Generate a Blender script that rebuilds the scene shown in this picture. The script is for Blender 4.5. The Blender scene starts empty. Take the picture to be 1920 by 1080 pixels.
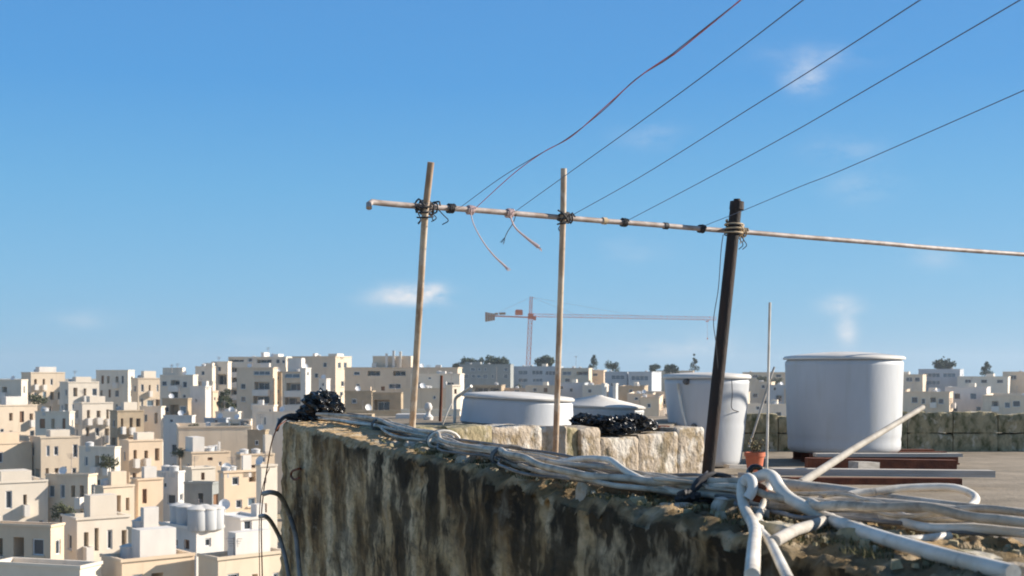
import bpy, math, random
from mathutils import Vector, Matrix, noise
random.seed(7)
D = bpy.data
SC = bpy.context.scene
COL = SC.collection
F = 2400.0                     # focal length in pixels of a 1920 wide picture
HZ = 700.0                     # horizon row
R = math.radians
HAZE = .00022

# ------------------------------------------------------------ camera
cam_d = D.cameras.new('camera'); cam = D.objects.new('camera', cam_d); COL.objects.link(cam)
cam.location = (0, 0, 0); cam.rotation_euler = (R(90), 0, 0)
cam_d.sensor_width = 36.0; cam_d.lens = 36.0 * F / 1920.0
cam_d.shift_y = (HZ - 540.0) / 1920.0
cam_d.clip_start = 0.05; cam_d.clip_end = 20000
cam_d.dof.use_dof = True; cam_d.dof.focus_distance = 7.0; cam_d.dof.aperture_fstop = 8
SC.camera = cam
SC.render.resolution_x = 1024; SC.render.resolution_y = 576
SC.render.engine = 'CYCLES'
SC.cycles.filter_width = 1.9
SC.view_settings.view_transform = 'Standard'; SC.view_settings.look = 'None'
SC.view_settings.exposure = 0.7; SC.view_settings.gamma = 1.0
SC.view_settings.use_curve_mapping = False

# ------------------------------------------------------------ sun and sky
SUN_EL = R(25); SUN_AZ = R(81)            # azimuth from +Y (view direction) towards +X (right)
sd = Vector((math.sin(SUN_AZ) * math.cos(SUN_EL), math.cos(SUN_AZ) * math.cos(SUN_EL), math.sin(SUN_EL)))
sun_d = D.lights.new('sun', 'SUN'); sun_d.energy = 5.0; sun_d.angle = R(0.6); sun_d.color = (1.0, 0.91, 0.79)
sun = D.objects.new('sun', sun_d); COL.objects.link(sun); sun.rotation_euler = sd.to_track_quat('Z', 'Y').to_euler()
sun.location = (20, 5, 20)
world = D.worlds.new('World'); SC.world = world; world.use_nodes = True
nt = world.node_tree; nt.nodes.clear()
def N(t, kind, **kw):
    n = t.nodes.new(kind)
    for k, v in kw.items(): setattr(n, k, v)
    return n
wo = N(nt, 'ShaderNodeOutputWorld'); bg = N(nt, 'ShaderNodeBackground'); sky = N(nt, 'ShaderNodeTexSky')
sky.sky_type = 'NISHITA'; sky.sun_disc = False; sky.sun_elevation = SUN_EL; sky.sun_rotation = SUN_AZ
sky.altitude = 50; sky.air_density = 1.0; sky.dust_density = 0.6; sky.ozone_density = 1.6
bg.inputs['Strength'].default_value = 0.125
hs = N(nt, 'ShaderNodeHueSaturation'); hs.inputs['Saturation'].default_value = 1.12; hs.inputs['Value'].default_value = 1.0
nt.links.new(sky.outputs[0], hs.inputs['Color'])
tint = N(nt, 'ShaderNodeValToRGB'); tr_ = tint.color_ramp; SK = 1 / (2 ** .7 * .125)
SKY = [(0.0, (.265, .52, .75)), (.07, (.20, .48, .76)), (.14, (.145, .43, .75)), (.22, (.09, .345, .73)), (.32, (.085, .30, .68)), (.6, (.105, .20, .38)), (1.0, (.095, .165, .30))]
while len(tr_.elements) < len(SKY): tr_.elements.new(.5)
for e_, (p_, c_) in zip(tr_.elements, SKY): e_.position = p_; e_.color = tuple(x for x in c_) + (1,)
tc = N(nt, 'ShaderNodeTexCoord')
sep = N(nt, 'ShaderNodeSeparateXYZ'); nt.links.new(tc.outputs['Generated'], sep.inputs[0])
def M(op, a, b=None, c=None, clamp=False, tree=nt):
    m = N(tree, 'ShaderNodeMath', operation=op); m.use_clamp = clamp
    for i, v in enumerate((a, b, c)):
        if v is None: continue
        if isinstance(v, (int, float)): m.inputs[i].default_value = v
        else: tree.links.new(v, m.inputs[i])
    return m.outputs[0]
yy = M('MAXIMUM', sep.outputs[1], 0.02)
u_ = M('DIVIDE', sep.outputs[0], yy); v_ = M('DIVIDE', sep.outputs[2], yy)
nz = N(nt, 'ShaderNodeTexNoise'); nz.inputs['Scale'].default_value = 26; nz.inputs['Detail'].default_value = 7; nz.inputs['Roughness'].default_value = 0.62
mp = N(nt, 'ShaderNodeMapping'); mp.inputs['Scale'].default_value = (1, 1, 2.2)
nt.links.new(tc.outputs['Generated'], mp.inputs[0]); nt.links.new(mp.outputs[0], nz.inputs['Vector'])
clouds = [(765, 556, 62, 20, .75), (812, 547, 22, 14, .5), (1510, 148, 34, 24, .5), (1530, 105, 95, 22, .16), (1220, 255, 55, 22, .14),
          (1580, 280, 60, 22, .15), (1578, 573, 34, 17, .42), (1587, 620, 18, 26, .5), (1615, 350, 60, 30, .14), (1240, 655, 70, 14, .26),
          (1330, 650, 60, 30, .2), (1180, 470, 70, 25, .08), (1760, 480, 60, 22, .15), (150, 600, 70, 16, .14),
          (450, 640, 90, 14, .1)]
acc = None
for (cx, cy, rx, ry, st) in clouds:
    du = M('MULTIPLY', M('SUBTRACT', u_, (cx - 960) / F), F / rx)
    dv = M('MULTIPLY', M('SUBTRACT', v_, (HZ - cy) / F), F / ry)
    q = M('ADD', M('MULTIPLY', du, du), M('MULTIPLY', dv, dv))
    g = M('MULTIPLY', M('POWER', 2.718, M('MULTIPLY', q, -1.0)), st)
    acc = g if acc is None else M('ADD', acc, g)
mr = N(nt, 'ShaderNodeMapRange'); mr.inputs['From Min'].default_value = .36; mr.inputs['From Max'].default_value = .66
nt.links.new(nz.outputs['Fac'], mr.inputs[0])
front = M('GREATER_THAN', sep.outputs[1], 0.05)
cl = M('MULTIPLY', M('MULTIPLY', M('MULTIPLY', acc, 1.5), mr.outputs[0]), front, clamp=True)
mx = N(nt, 'ShaderNodeMix', data_type='RGBA'); nt.links.new(cl, mx.inputs['Factor'])
nt.links.new(sep.outputs[2], tint.inputs[0])
sc_ = N(nt, 'ShaderNodeVectorMath', operation='SCALE'); nt.links.new(tint.outputs[0], sc_.inputs[0]); sc_.inputs['Scale'].default_value = SK
sm_ = N(nt, 'ShaderNodeMix', data_type='RGBA'); sm_.inputs['Factor'].default_value = .93; nt.links.new(hs.outputs[0], sm_.inputs[6]); nt.links.new(sc_.outputs[0], sm_.inputs[7])
nt.links.new(sm_.outputs[2], mx.inputs[6]); mx.inputs[7].default_value = (4.3, 4.3, 4.4, 1)
nt.links.new(mx.outputs[2], bg.inputs[0]); nt.links.new(bg.outputs[0], wo.inputs[0])

# ------------------------------------------------------------ pixel -> place
def W(px, py, Y): return Vector(((px - 960) / F * Y, Y, (HZ - py) / F * Y))
def Wz(px, py, z): return W(px, py, z * F / (HZ - py))        # point of the horizontal plane z

# ------------------------------------------------------------ materials
def mat(name, col, rough=.85, col2=None, scale=3.0, stretch=(1, 1, 1), lo=.35, hi=.65, bump=.0, bscale=None, metal=0, spec=None,
        extra=None, rnd=0.0, coat=0):
    m = D.materials.new(name); m.use_nodes = True; t = m.node_tree; b = t.nodes['Principled BSDF']
    b.inputs['Roughness'].default_value = rough; b.inputs['Metallic'].default_value = metal
    if spec is not None: b.inputs['Specular IOR Level'].default_value = spec
    if coat: b.inputs['Coat Weight'].default_value = coat
    col = tuple(col) + (1,)
    out = None
    tc = N(t, 'ShaderNodeTexCoord'); mp = N(t, 'ShaderNodeMapping'); mp.inputs['Scale'].default_value = stretch
    t.links.new(tc.outputs['Object'], mp.inputs[0])
    if col2:
        nz = N(t, 'ShaderNodeTexNoise'); nz.inputs['Scale'].default_value = scale; nz.inputs['Detail'].default_value = 8; nz.inputs['Roughness'].default_value = .62
        t.links.new(mp.outputs[0], nz.inputs['Vector'])
        r = N(t, 'ShaderNodeValToRGB'); r.color_ramp.elements[0].position = lo; r.color_ramp.elements[1].position = hi
        r.color_ramp.elements[0].color = tuple(col2) + (1,); r.color_ramp.elements[1].color = col
        t.links.new(nz.outputs['Fac'], r.inputs[0]); out = r.outputs[0]
    else:
        rgb = N(t, 'ShaderNodeRGB'); rgb.outputs[0].default_value = col; out = rgb.outputs[0]
    for (c3, sc, st, l, h, amt) in (extra or []):
        mp2 = N(t, 'ShaderNodeMapping'); mp2.inputs['Scale'].default_value = st; mp2.inputs['Location'].default_value = (sc * 1.3, 4.1, 2.2)
        t.links.new(tc.outputs['Object'], mp2.inputs[0])
        n2 = N(t, 'ShaderNodeTexNoise'); n2.inputs['Scale'].default_value = sc; n2.inputs['Detail'].default_value = 6; n2.inputs['Roughness'].default_value = .6
        t.links.new(mp2.outputs[0], n2.inputs['Vector'])
        m2 = N(t, 'ShaderNodeMapRange'); m2.inputs['From Min'].default_value = l; m2.inputs['From Max'].default_value = h; m2.inputs['To Max'].default_value = amt
        t.links.new(n2.outputs['Fac'], m2.inputs[0])
        x = N(t, 'ShaderNodeMix', data_type='RGBA'); t.links.new(m2.outputs[0], x.inputs['Factor'])
        t.links.new(out, x.inputs[6]); x.inputs[7].default_value = tuple(c3) + (1,); out = x.outputs[2]
    if rnd:
        oi = N(t, 'ShaderNodeObjectInfo'); h = N(t, 'ShaderNodeHueSaturation')
        v = N(t, 'ShaderNodeMapRange'); v.inputs['To Min'].default_value = 1 - rnd; v.inputs['To Max'].default_value = 1 + rnd * .6
        t.links.new(oi.outputs['Random'], v.inputs[0]); t.links.new(v.outputs[0], h.inputs['Value']); t.links.new(out, h.inputs['Color']); out = h.outputs[0]
    t.links.new(out, b.inputs['Base Color'])
    if bump:
        n3 = N(t, 'ShaderNodeTexNoise'); n3.inputs['Scale'].default_value = bscale or scale * 6; n3.inputs['Detail'].default_value = 8
        t.links.new(mp.outputs[0], n3.inputs['Vector'])
        bp = N(t, 'ShaderNodeBump'); bp.inputs['Strength'].default_value = bump; bp.inputs['Distance'].default_value = .02
        t.links.new(n3.outputs['Fac'], bp.inputs['Height']); t.links.new(bp.outputs[0], b.inputs['Normal'])
    return m
MT = {}
MT['limestone'] = mat('limestone', (.76, .63, .47), .9, (.62, .50, .37), .35, (1, 1, .5), .3, .7, .2, 2, extra=[((.34, .27, .20), .5, (3, 3, .35), .56, .8, .5)], rnd=.08)
MT['pale'] = mat('pale_limestone', (.84, .74, .61), .9, (.70, .61, .49), .3, (1, 1, .5), .3, .7, .2, 2, extra=[((.42, .35, .28), .5, (3, 3, .35), .58, .85, .45)], rnd=.07)
MT['warm'] = mat('warm_limestone', (.80, .63, .45), .9, (.68, .52, .36), .35, (1, 1, .5), .3, .7, .2, 2, extra=[((.38, .28, .19), .6, (3, 3, .35), .58, .85, .5)], rnd=.06)
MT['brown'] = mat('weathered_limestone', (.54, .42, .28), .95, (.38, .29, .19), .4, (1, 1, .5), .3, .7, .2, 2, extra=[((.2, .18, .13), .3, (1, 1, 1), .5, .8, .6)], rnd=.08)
MT['grey'] = mat('grey_render', (.34, .35, .33), .9, (.25, .26, .25), .35, (1, 1, .5), .3, .7, extra=[((.18, .18, .17), .5, (3, 3, .35), .56, .8, .5)], rnd=.05)
MT['bluish'] = mat('pale_blue_render', (.50, .53, .56), .9, (.42, .44, .46), .4, (1, 1, .5), .3, .7, rnd=.05)
MT['white'] = mat('white_render', (.82, .76, .68), .85, (.62, .58, .53), .5, (1, 1, .4), .3, .7, extra=[((.5, .47, .42), .8, (3, 3, .4), .6, .85, .5)], rnd=.03)
MT['roof'] = mat('roof_screed', (.60, .56, .50), .95, (.42, .38, .33), .5, (1, 1, 1), .35, .65, rnd=.1)
MT['whiteroof'] = mat('white_roof_paint', (.84, .83, .80), .8, (.68, .66, .63), .6)
MT['glass'] = mat('dark_window_glass', (.05, .065, .08), .12, rnd=.5)
MT['blueglass'] = mat('blue_window_glass', (.11, .16, .20), .15, rnd=.3)
MT['frame'] = mat('white_frame', (.72, .72, .72), .6)
MT['brownwood'] = mat('brown_shutter', (.22, .11, .05), .7, rnd=.3)
MT['ground'] = mat('hillside_earth', (.46, .37, .26), 1, (.18, .18, .09), .03, (1, 1, 1), .4, .6, extra=[((.5, .44, .34), .11, (1, 1, 1), .5, .6, .7)])
MT['concrete'] = None
MT['plastic'] = mat('weathered_white_plastic', (.57, .58, .585), .55, (.47, .49, .51), 1.6, (1, 1, .5), .3, .7, .04, 30,
                    extra=[((.42, .42, .38), 5, (2, 2, .25), .52, .8, .55), ((.36, .33, .28), 2.5, (1, 1, .5), .55, .8, .3)])
MT['lid'] = mat('white_lid_plastic', (.74, .71, .66), .6, (.58, .54, .48), 3, (1, 1, 1), .35, .7, .05, 20)
MT['whitepipe'] = mat('white_pvc', (.78, .73, .64), .5, (.50, .43, .33), 6, (1, 1, 1), .3, .6, .08, 40, extra=[((.22, .18, .13), 11, (1, 1, 1), .56, .72, .6)])
MT['greycable'] = mat('grey_cable_jacket', (.60, .53, .43), .55, (.30, .24, .17), 7, (1, 1, 1), .34, .60, .08, 60, extra=[((.14, .11, .08), 16, (1, 1, 1), .54, .68, .75)])
MT['darkcable'] = mat('dark_grey_cable_jacket', (.20, .19, .18), .6, (.09, .085, .08), 8, (1, 1, 1), .35, .6, .08, 60)
MT['bluecable'] = mat('blue_grey_conduit', (.22, .225, .23), .5, (.08, .078, .075), 6, (1, 1, 1), .34, .6, .06, 50)
MT['galv'] = mat('weathered_painted_pipe', (.54, .42, .29), .6, (.28, .17, .10), 9, (1, 1, .25), .36, .6, .1, 60, extra=[((.62, .54, .44), 16, (1, 1, .5), .5, .6, .6)])
MT['bar'] = mat('galvanised_bar', (.48, .41, .37), .6, (.26, .19, .15), 12, (.3, 1, 1), .38, .6, .1, 60)
MT['darkpole'] = mat('dark_rusty_pole', (.018, .013, .010), .75, (.045, .022, .013), 12, (1, 1, .3), .3, .55, .3, 60)
MT['greytube'] = mat('dirty_grey_tube', (.36, .33, .28), .7, (.24, .21, .17), 5, (1, 1, 1), .35, .65, .1, 40)
MT['rope'] = mat('dark_wire', (.035, .033, .035), .7)
MT['wire'] = mat('clothes_wire', (.10, .13, .20), .6)
MT['redwire'] = mat('red_line', (.62, .10, .07), .6)
MT['pinkrope'] = mat('faded_pink_rope', (.62, .47, .45), .9)
MT['tan'] = mat('tan_rope', (.50, .38, .24), .9)
MT['bag'] = mat('black_plastic_sheet', (.006, .006, .006), .24, (.012, .012, .012), 14, (1, 1, 1), .4, .6, .35, 45)
MT['rust'] = mat('rust', (.20, .065, .03), .9, (.10, .035, .02), 9, (1, 1, 1), .35, .65, .3, 50)
MT['plank'] = mat('weathered_board', (.56, .52, .46), .85, (.36, .32, .27), 5, (.2, 3, 3), .35, .65, .2, 40)
MT['terracotta'] = mat('orange_pot', (.62, .17, .08), .75, (.50, .13, .06), 10, (1, 1, 1), .35, .65)
MT['soil'] = mat('potting_soil', (.05, .035, .025), 1)
MT['plant'] = mat('dry_plant_leaf', (.16, .17, .08), .8, (.30, .22, .10), 20, rnd=.3)
MT['leaf'] = mat('dark_green_leaf', (.050, .075, .035), .8, (.025, .045, .020), 1.2, (1, 1, 1), .35, .65)
MT['leaf2'] = mat('olive_green_leaf', (.10, .105, .045), .8, (.045, .06, .022), 1.2, (1, 1, 1), .35, .65)
MT['bark'] = mat('bark', (.12, .085, .055), .95)
MT['crane_red'] = mat('faded_red_steel', (.80, .19, .06), .6, rnd=.1)
MT['crane_white'] = mat('pale_steel', (.62, .52, .47), .6)
MT['crane_dark'] = mat('concrete_counterweight', (.42, .22, .12), .9)
MT['floor'] = mat('roof_floor', (.32, .26, .19), .95, (.18, .145, .10), 1.8, (1, 1, 1), .35, .65, .4, 30, extra=[((.10, .09, .07), 5, (1, 1, 1), .55, .75, .6)])
MT['rubble'] = mat('old_plastered_stone', (.47, .39, .30), .95, (.30, .23, .14), 11, (1, 1, .8), .40, .54, .9, 30,
                   extra=[((.66, .61, .53), 8, (1, 1, .8), .5, .58, .8), ((.15, .13, .08), 6, (1, 1, .9), .57, .66, .7)])
MT['mossy'] = mat('mossy_stone', (.40, .33, .20), .95, (.10, .10, .045), 11, (1, 1, .6), .36, .58, .7, 30, extra=[((.62, .54, .42), 7, (1, 1, .8), .56, .66, .8)])

def wall_material():
    m = D.materials.new('stained_concrete'); m.use_nodes = True; t = m.node_tree; b = t.nodes['Principled BSDF']
    b.inputs['Roughness'].default_value = .95; b.inputs['Specular IOR Level'].default_value = .2
    tc = N(t, 'ShaderNodeTexCoord'); geo = N(t, 'ShaderNodeNewGeometry')
    def noi(scale, st, det=8, ro=.62, loc=(0, 0, 0)):
        mp = N(t, 'ShaderNodeMapping'); mp.inputs['Scale'].default_value = st; mp.inputs['Location'].default_value = loc
        t.links.new(tc.outputs['Object'], mp.inputs[0])
        n = N(t, 'ShaderNodeTexNoise'); n.inputs['Scale'].default_value = scale; n.inputs['Detail'].default_value = det; n.inputs['Roughness'].default_value = ro
        t.links.new(mp.outputs[0], n.inputs['Vector']); return n.outputs['Fac']
    def ramp(fac, els):
        r = N(t, 'ShaderNodeValToRGB')
        while len(r.color_ramp.elements) < len(els): r.color_ramp.elements.new(.5)
        for e, (p, c) in zip(r.color_ramp.elements, els): e.position = p; e.color = tuple(c) + (1,)
        t.links.new(fac, r.inputs[0]); return r.outputs[0]
    def mix(fac, a, bcol):
        x = N(t, 'ShaderNodeMix', data_type='RGBA')
        if isinstance(fac, float): x.inputs['Factor'].default_value = fac
        else: t.links.new(fac, x.inputs['Factor'])
        t.links.new(a, x.inputs[6])
        if isinstance(bcol, tuple): x.inputs[7].default_value = bcol + (1,)
        else: t.links.new(bcol, x.inputs[7])
        return x.outputs[2]
    def rng(v, a, c, lo=0., hi=1.):
        q = N(t, 'ShaderNodeMapRange'); q.inputs['From Min'].default_value = a; q.inputs['From Max'].default_value = c
        q.inputs['To Min'].default_value = lo; q.inputs['To Max'].default_value = hi; t.links.new(v, q.inputs[0]); return q.outputs[0]
    sp = N(t, 'ShaderNodeSeparateXYZ'); t.links.new(geo.outputs['Normal'], sp.inputs[0])
    sp2 = N(t, 'ShaderNodeSeparateXYZ'); t.links.new(tc.outputs['Object'], sp2.inputs[0])
    # the upright face: tall algae and water streaks (x along the wall)
    s1 = noi(3.0, (.50, 1, .40), 5, .55); s2 = noi(6.2, (.55, 1, .26), 5, .6); s3 = noi(34, (.25, 1, .8), 8, .7); s5 = noi(9, (.26, 1, .7), 8, .68)
    face = ramp(s1, [(.36, (.06, .038, .018)), (.43, (.28, .18, .085)), (.50, (.58, .42, .225)), (.59, (.80, .65, .43))])
    face = mix(rng(s2, .52, .64, 0, .75), face, (.06, .045, .027))
    face = mix(rng(s5, .50, .66, 0, .75), face, (.11, .085, .05)); face = mix(rng(s5, .46, .34, 0, .5), face, (.56, .48, .35))
    face = mix(rng(s2, .42, .30, 0, .5), face, (.50, .44, .33))
    face = mix(rng(s3, .50, .66, 0, .6), face, (.09, .07, .045))
    # black growth near the top, thicker at the near (right) end of the wall
    hgt = M('ADD', sp2.outputs[2], M('MULTIPLY', s2, .55, tree=t), tree=t)
    blk = M('MULTIPLY', rng(hgt, -.30, .10), rng(sp2.outputs[0], 1.4, 4.2, .25, 1.), tree=t)
    near = M('MULTIPLY', rng(sp2.outputs[0], 1.6, 3.8, 0, .80), rng(s2, .44, .52), tree=t)
    face = mix(M('MINIMUM', M('ADD', blk, near, tree=t), .93, tree=t), face, (.026, .021, .014))
    # the top: ochre lichen on stone, moss and black patches
    t1 = noi(7, (1, 1, 1)); t2 = noi(22, (1, 1, 1), 8, .7); t3 = noi(2.2, (1, 1, 1))
    top = ramp(t1, [(.30, (.34, .22, .10)), (.42, (.62, .41, .20)), (.56, (.72, .54, .33)), (.72, (.80, .70, .54))])
    top = mix(rng(t2, .56, .68, 0, .7), top, (.14, .11, .06))
    gro = M('MULTIPLY', rng(t3, .44, .52), rng(sp2.outputs[0], 2.6, 4.6), tree=t)
    top = mix(M('MULTIPLY', gro, .66, tree=t), top, (.085, .075, .045))
    f0 = rng(M('ADD', sp2.outputs[1], M('MULTIPLY', M('SUBTRACT', s3, .5, tree=t), .05, tree=t), tree=t), .012, .03)
    f = rng(M('ADD', sp.outputs[2], M('MULTIPLY', M('SUBTRACT', s3, .5, tree=t), .7, tree=t), tree=t), .30, .62)
    c = mix(M('MAXIMUM', f, f0, tree=t), face, top); t.links.new(c, b.inputs['Base Color'])
    bp = N(t, 'ShaderNodeBump'); bp.inputs['Strength'].default_value = 1.0; bp.inputs['Distance'].default_value = .035
    t.links.new(noi(24, (.4, 1, .8), 12, .78), bp.inputs['Height']); t.links.new(bp.outputs[0], b.inputs['Normal'])
    return m
MT['concrete'] = wall_material()

# ------------------------------------------------------------ mesh builder and object helpers
class MB:
    def __init__(s): s.v = []; s.f = []
    def add(s, vs, fs):
        o = len(s.v); s.v += [tuple(x) for x in vs]; s.f += [tuple(i + o for i in q) for q in fs]
    def quad(s, a, b, c, d): s.add([a, b, c, d], [(0, 1, 2, 3)])
    def hexa(s, p):          # p: 4 bottom, 4 top
        s.add(p, [(3, 2, 1, 0), (4, 5, 6, 7), (0, 1, 5, 4), (1, 2, 6, 5), (2, 3, 7, 6), (3, 0, 4, 7)])
    def box(s, c, sz, yaw=0.0):
        cx, cy, cz = c; a, b, h = sz[0] / 2, sz[1] / 2, sz[2] / 2; co, si = math.cos(yaw), math.sin(yaw)
        P = [(cx + x * co - y * si, cy + x * si + y * co) for x, y in ((-a, -b), (a, -b), (a, b), (-a, b))]
        s.hexa([(x, y, cz - h) for x, y in P] + [(x, y, cz + h) for x, y in P])
    def beam(s, a, b, w, h=None):
        a, b = Vector(a), Vector(b); d = (b - a).normalized(); h = h or w
        up = Vector((0, 0, 1)) if abs(d.z) < .95 else Vector((0, 1, 0))
        x = d.cross(up).normalized() * w / 2; y = x.cross(d).normalized() * h / 2
        s.hexa([a - x - y, a + x - y, b + x - y, b - x - y, a - x + y, a + x + y, b + x + y, b - x + y])
    def tube(s, pts, r, n=10, caps=True):
        pts = [Vector(p) for p in pts]; rr = r if isinstance(r, (list, tuple)) else [r] * len(pts)
        base = len(s.v); prev = None
        for i, p in enumerate(pts):
            d = (pts[min(i + 1, len(pts) - 1)] - pts[max(i - 1, 0)]).normalized()
            if prev is None: x = d.cross(Vector((0, 0, 1)) if abs(d.z) < .9 else Vector((1, 0, 0))).normalized()
            else: x = (prev - d * prev.dot(d)).normalized()
            prev = x; y = d.cross(x)
            for k in range(n):
                a = 2 * math.pi * k / n; s.v.append(tuple(p + (x * math.cos(a) + y * math.sin(a)) * rr[i]))
        for i in range(len(pts) - 1):
            for k in range(n):
                k2 = (k + 1) % n; b0 = base + i * n
                s.f.append((b0 + k, b0 + k2, b0 + n + k2, b0 + n + k))
        if caps:
            s.f.append(tuple(base + k for k in reversed(range(n)))); e = base + (len(pts) - 1) * n
            s.f.append(tuple(e + k for k in range(n)))
    def lathe(s, prof, c=(0, 0, 0), n=48, wob=0):
        base = len(s.v); cx, cy, cz = c
        for (r, z) in prof:
            for k in range(n):
                a = 2 * math.pi * k / n; q = r * (1 + wob * math.sin(3 * a + z * 5)); s.v.append((cx + q * math.cos(a), cy + q * math.sin(a), cz + z))
        for i in range(len(prof) - 1):
            for k in range(n):
                k2 = (k + 1) % n; s.f.append((base + i * n + k, base + i * n + k2, base + (i + 1) * n + k2, base + (i + 1) * n + k))
    def build(s, name, m, parent=None, smooth=False, loc=None):
        me = D.meshes.new(name); me.from_pydata(s.v, [], s.f); me.materials.append(MT[m] if isinstance(m, str) else m)
        if smooth:
            me.polygons.foreach_set('use_smooth', [True] * len(me.polygons)); me.set_sharp_from_angle(angle=R(50))
        o = D.objects.new(name, me); COL.objects.link(o)
        if loc is not None:
            L = Vector(loc)
            for v in me.vertices: v.co -= L
            o.location = L
        if parent is not None:
            o.parent = parent; pl = getattr(parent, 'location'); p = parent
            off = Vector((0, 0, 0))
            while p is not None: off += p.location; p = p.parent
            if loc is None:
                for v in me.vertices: v.co -= off
            else: o.location = Vector(loc) - off
        return o
def tag(o, label=None, cat=None, group=None, kind=None):
    if label: o['label'] = label
    if cat: o['category'] = cat
    if group: o['group'] = group
    if kind: o['kind'] = kind
    return o
def empty(name, loc, label, cat, group=None):
    o = D.objects.new(name, None); COL.objects.link(o); o.location = loc; o.empty_display_size = .2
    return tag(o, label, cat, group)
def spline(pts, n=8):
    pts = [Vector(p) for p in pts]; out = []
    P = [pts[0] * 2 - pts[1]] + pts + [pts[-1] * 2 - pts[-2]]
    for i in range(1, len(P) - 2):
        for k in range(n):
            t = k / n; a, b, c, d = P[i - 1], P[i], P[i + 1], P[i + 2]
            out.append(.5 * ((2 * b) + (c - a) * t + (2 * a - 5 * b + 4 * c - d) * t * t + (3 * b - a - 3 * c + d) * t ** 3))
    out.append(pts[-1]); return out
def thing_tube(name, pts, r, m, label, cat, group=None, n=10, sm=8):
    q = spline(pts, sm) if sm else [Vector(p) for p in pts]
    mb = MB(); mb.tube(q, r, n); return tag(mb.build(name, m, smooth=True, loc=q[0]), label, cat, group)
def helix(mb, a, b, rad, turns, r, jitter=0.0, n=6):
    a, b = Vector(a), Vector(b); d = (b - a).normalized(); x = d.cross(Vector((0, .3, 1))).normalized(); y = d.cross(x); pts = []
    K = int(turns * 10)
    for i in range(K + 1):
        t = i / K; an = 2 * math.pi * turns * t; q = rad + random.uniform(0, jitter)
        pts.append(a.lerp(b, t) + (x * math.cos(an) + y * math.sin(an)) * q)
    mb.tube(pts, r, n)

# ------------------------------------------------------------ the setting: ground
def ground_z(Y):
    K = [(-400, -34), (60, -33), (110, -29), (150, -25), (200, -20), (280, -12), (450, -7), (800, -5), (3000, -12), (9000, -60)]
    for (a, za), (b, zb) in zip(K, K[1:]):
        if Y <= b: return za + (zb - za) * (Y - a) / (b - a)
    return K[-1][1]
mb = MB(); xs = [-2500, -1200] + [-600 + 20 * i for i in range(61)] + [1200, 2500]
ys = [-400, -100, 0, 40] + [60 + 12 * i for i in range(40)] + [600, 700, 850, 1100, 1600, 2500]
for y in ys:
    for x in xs: mb.v.append((x, y, ground_z(y) + 1.2 * noise.noise(Vector((x * .02, y * .02, 0)))))
for j in range(len(ys) - 1):
    for i in range(len(xs) - 1):
        a = j * len(xs) + i; mb.f.append((a, a + 1, a + 1 + len(xs), a + len(xs)))
tag(mb.build('ground', 'ground', smooth=True), kind='structure')

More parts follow.
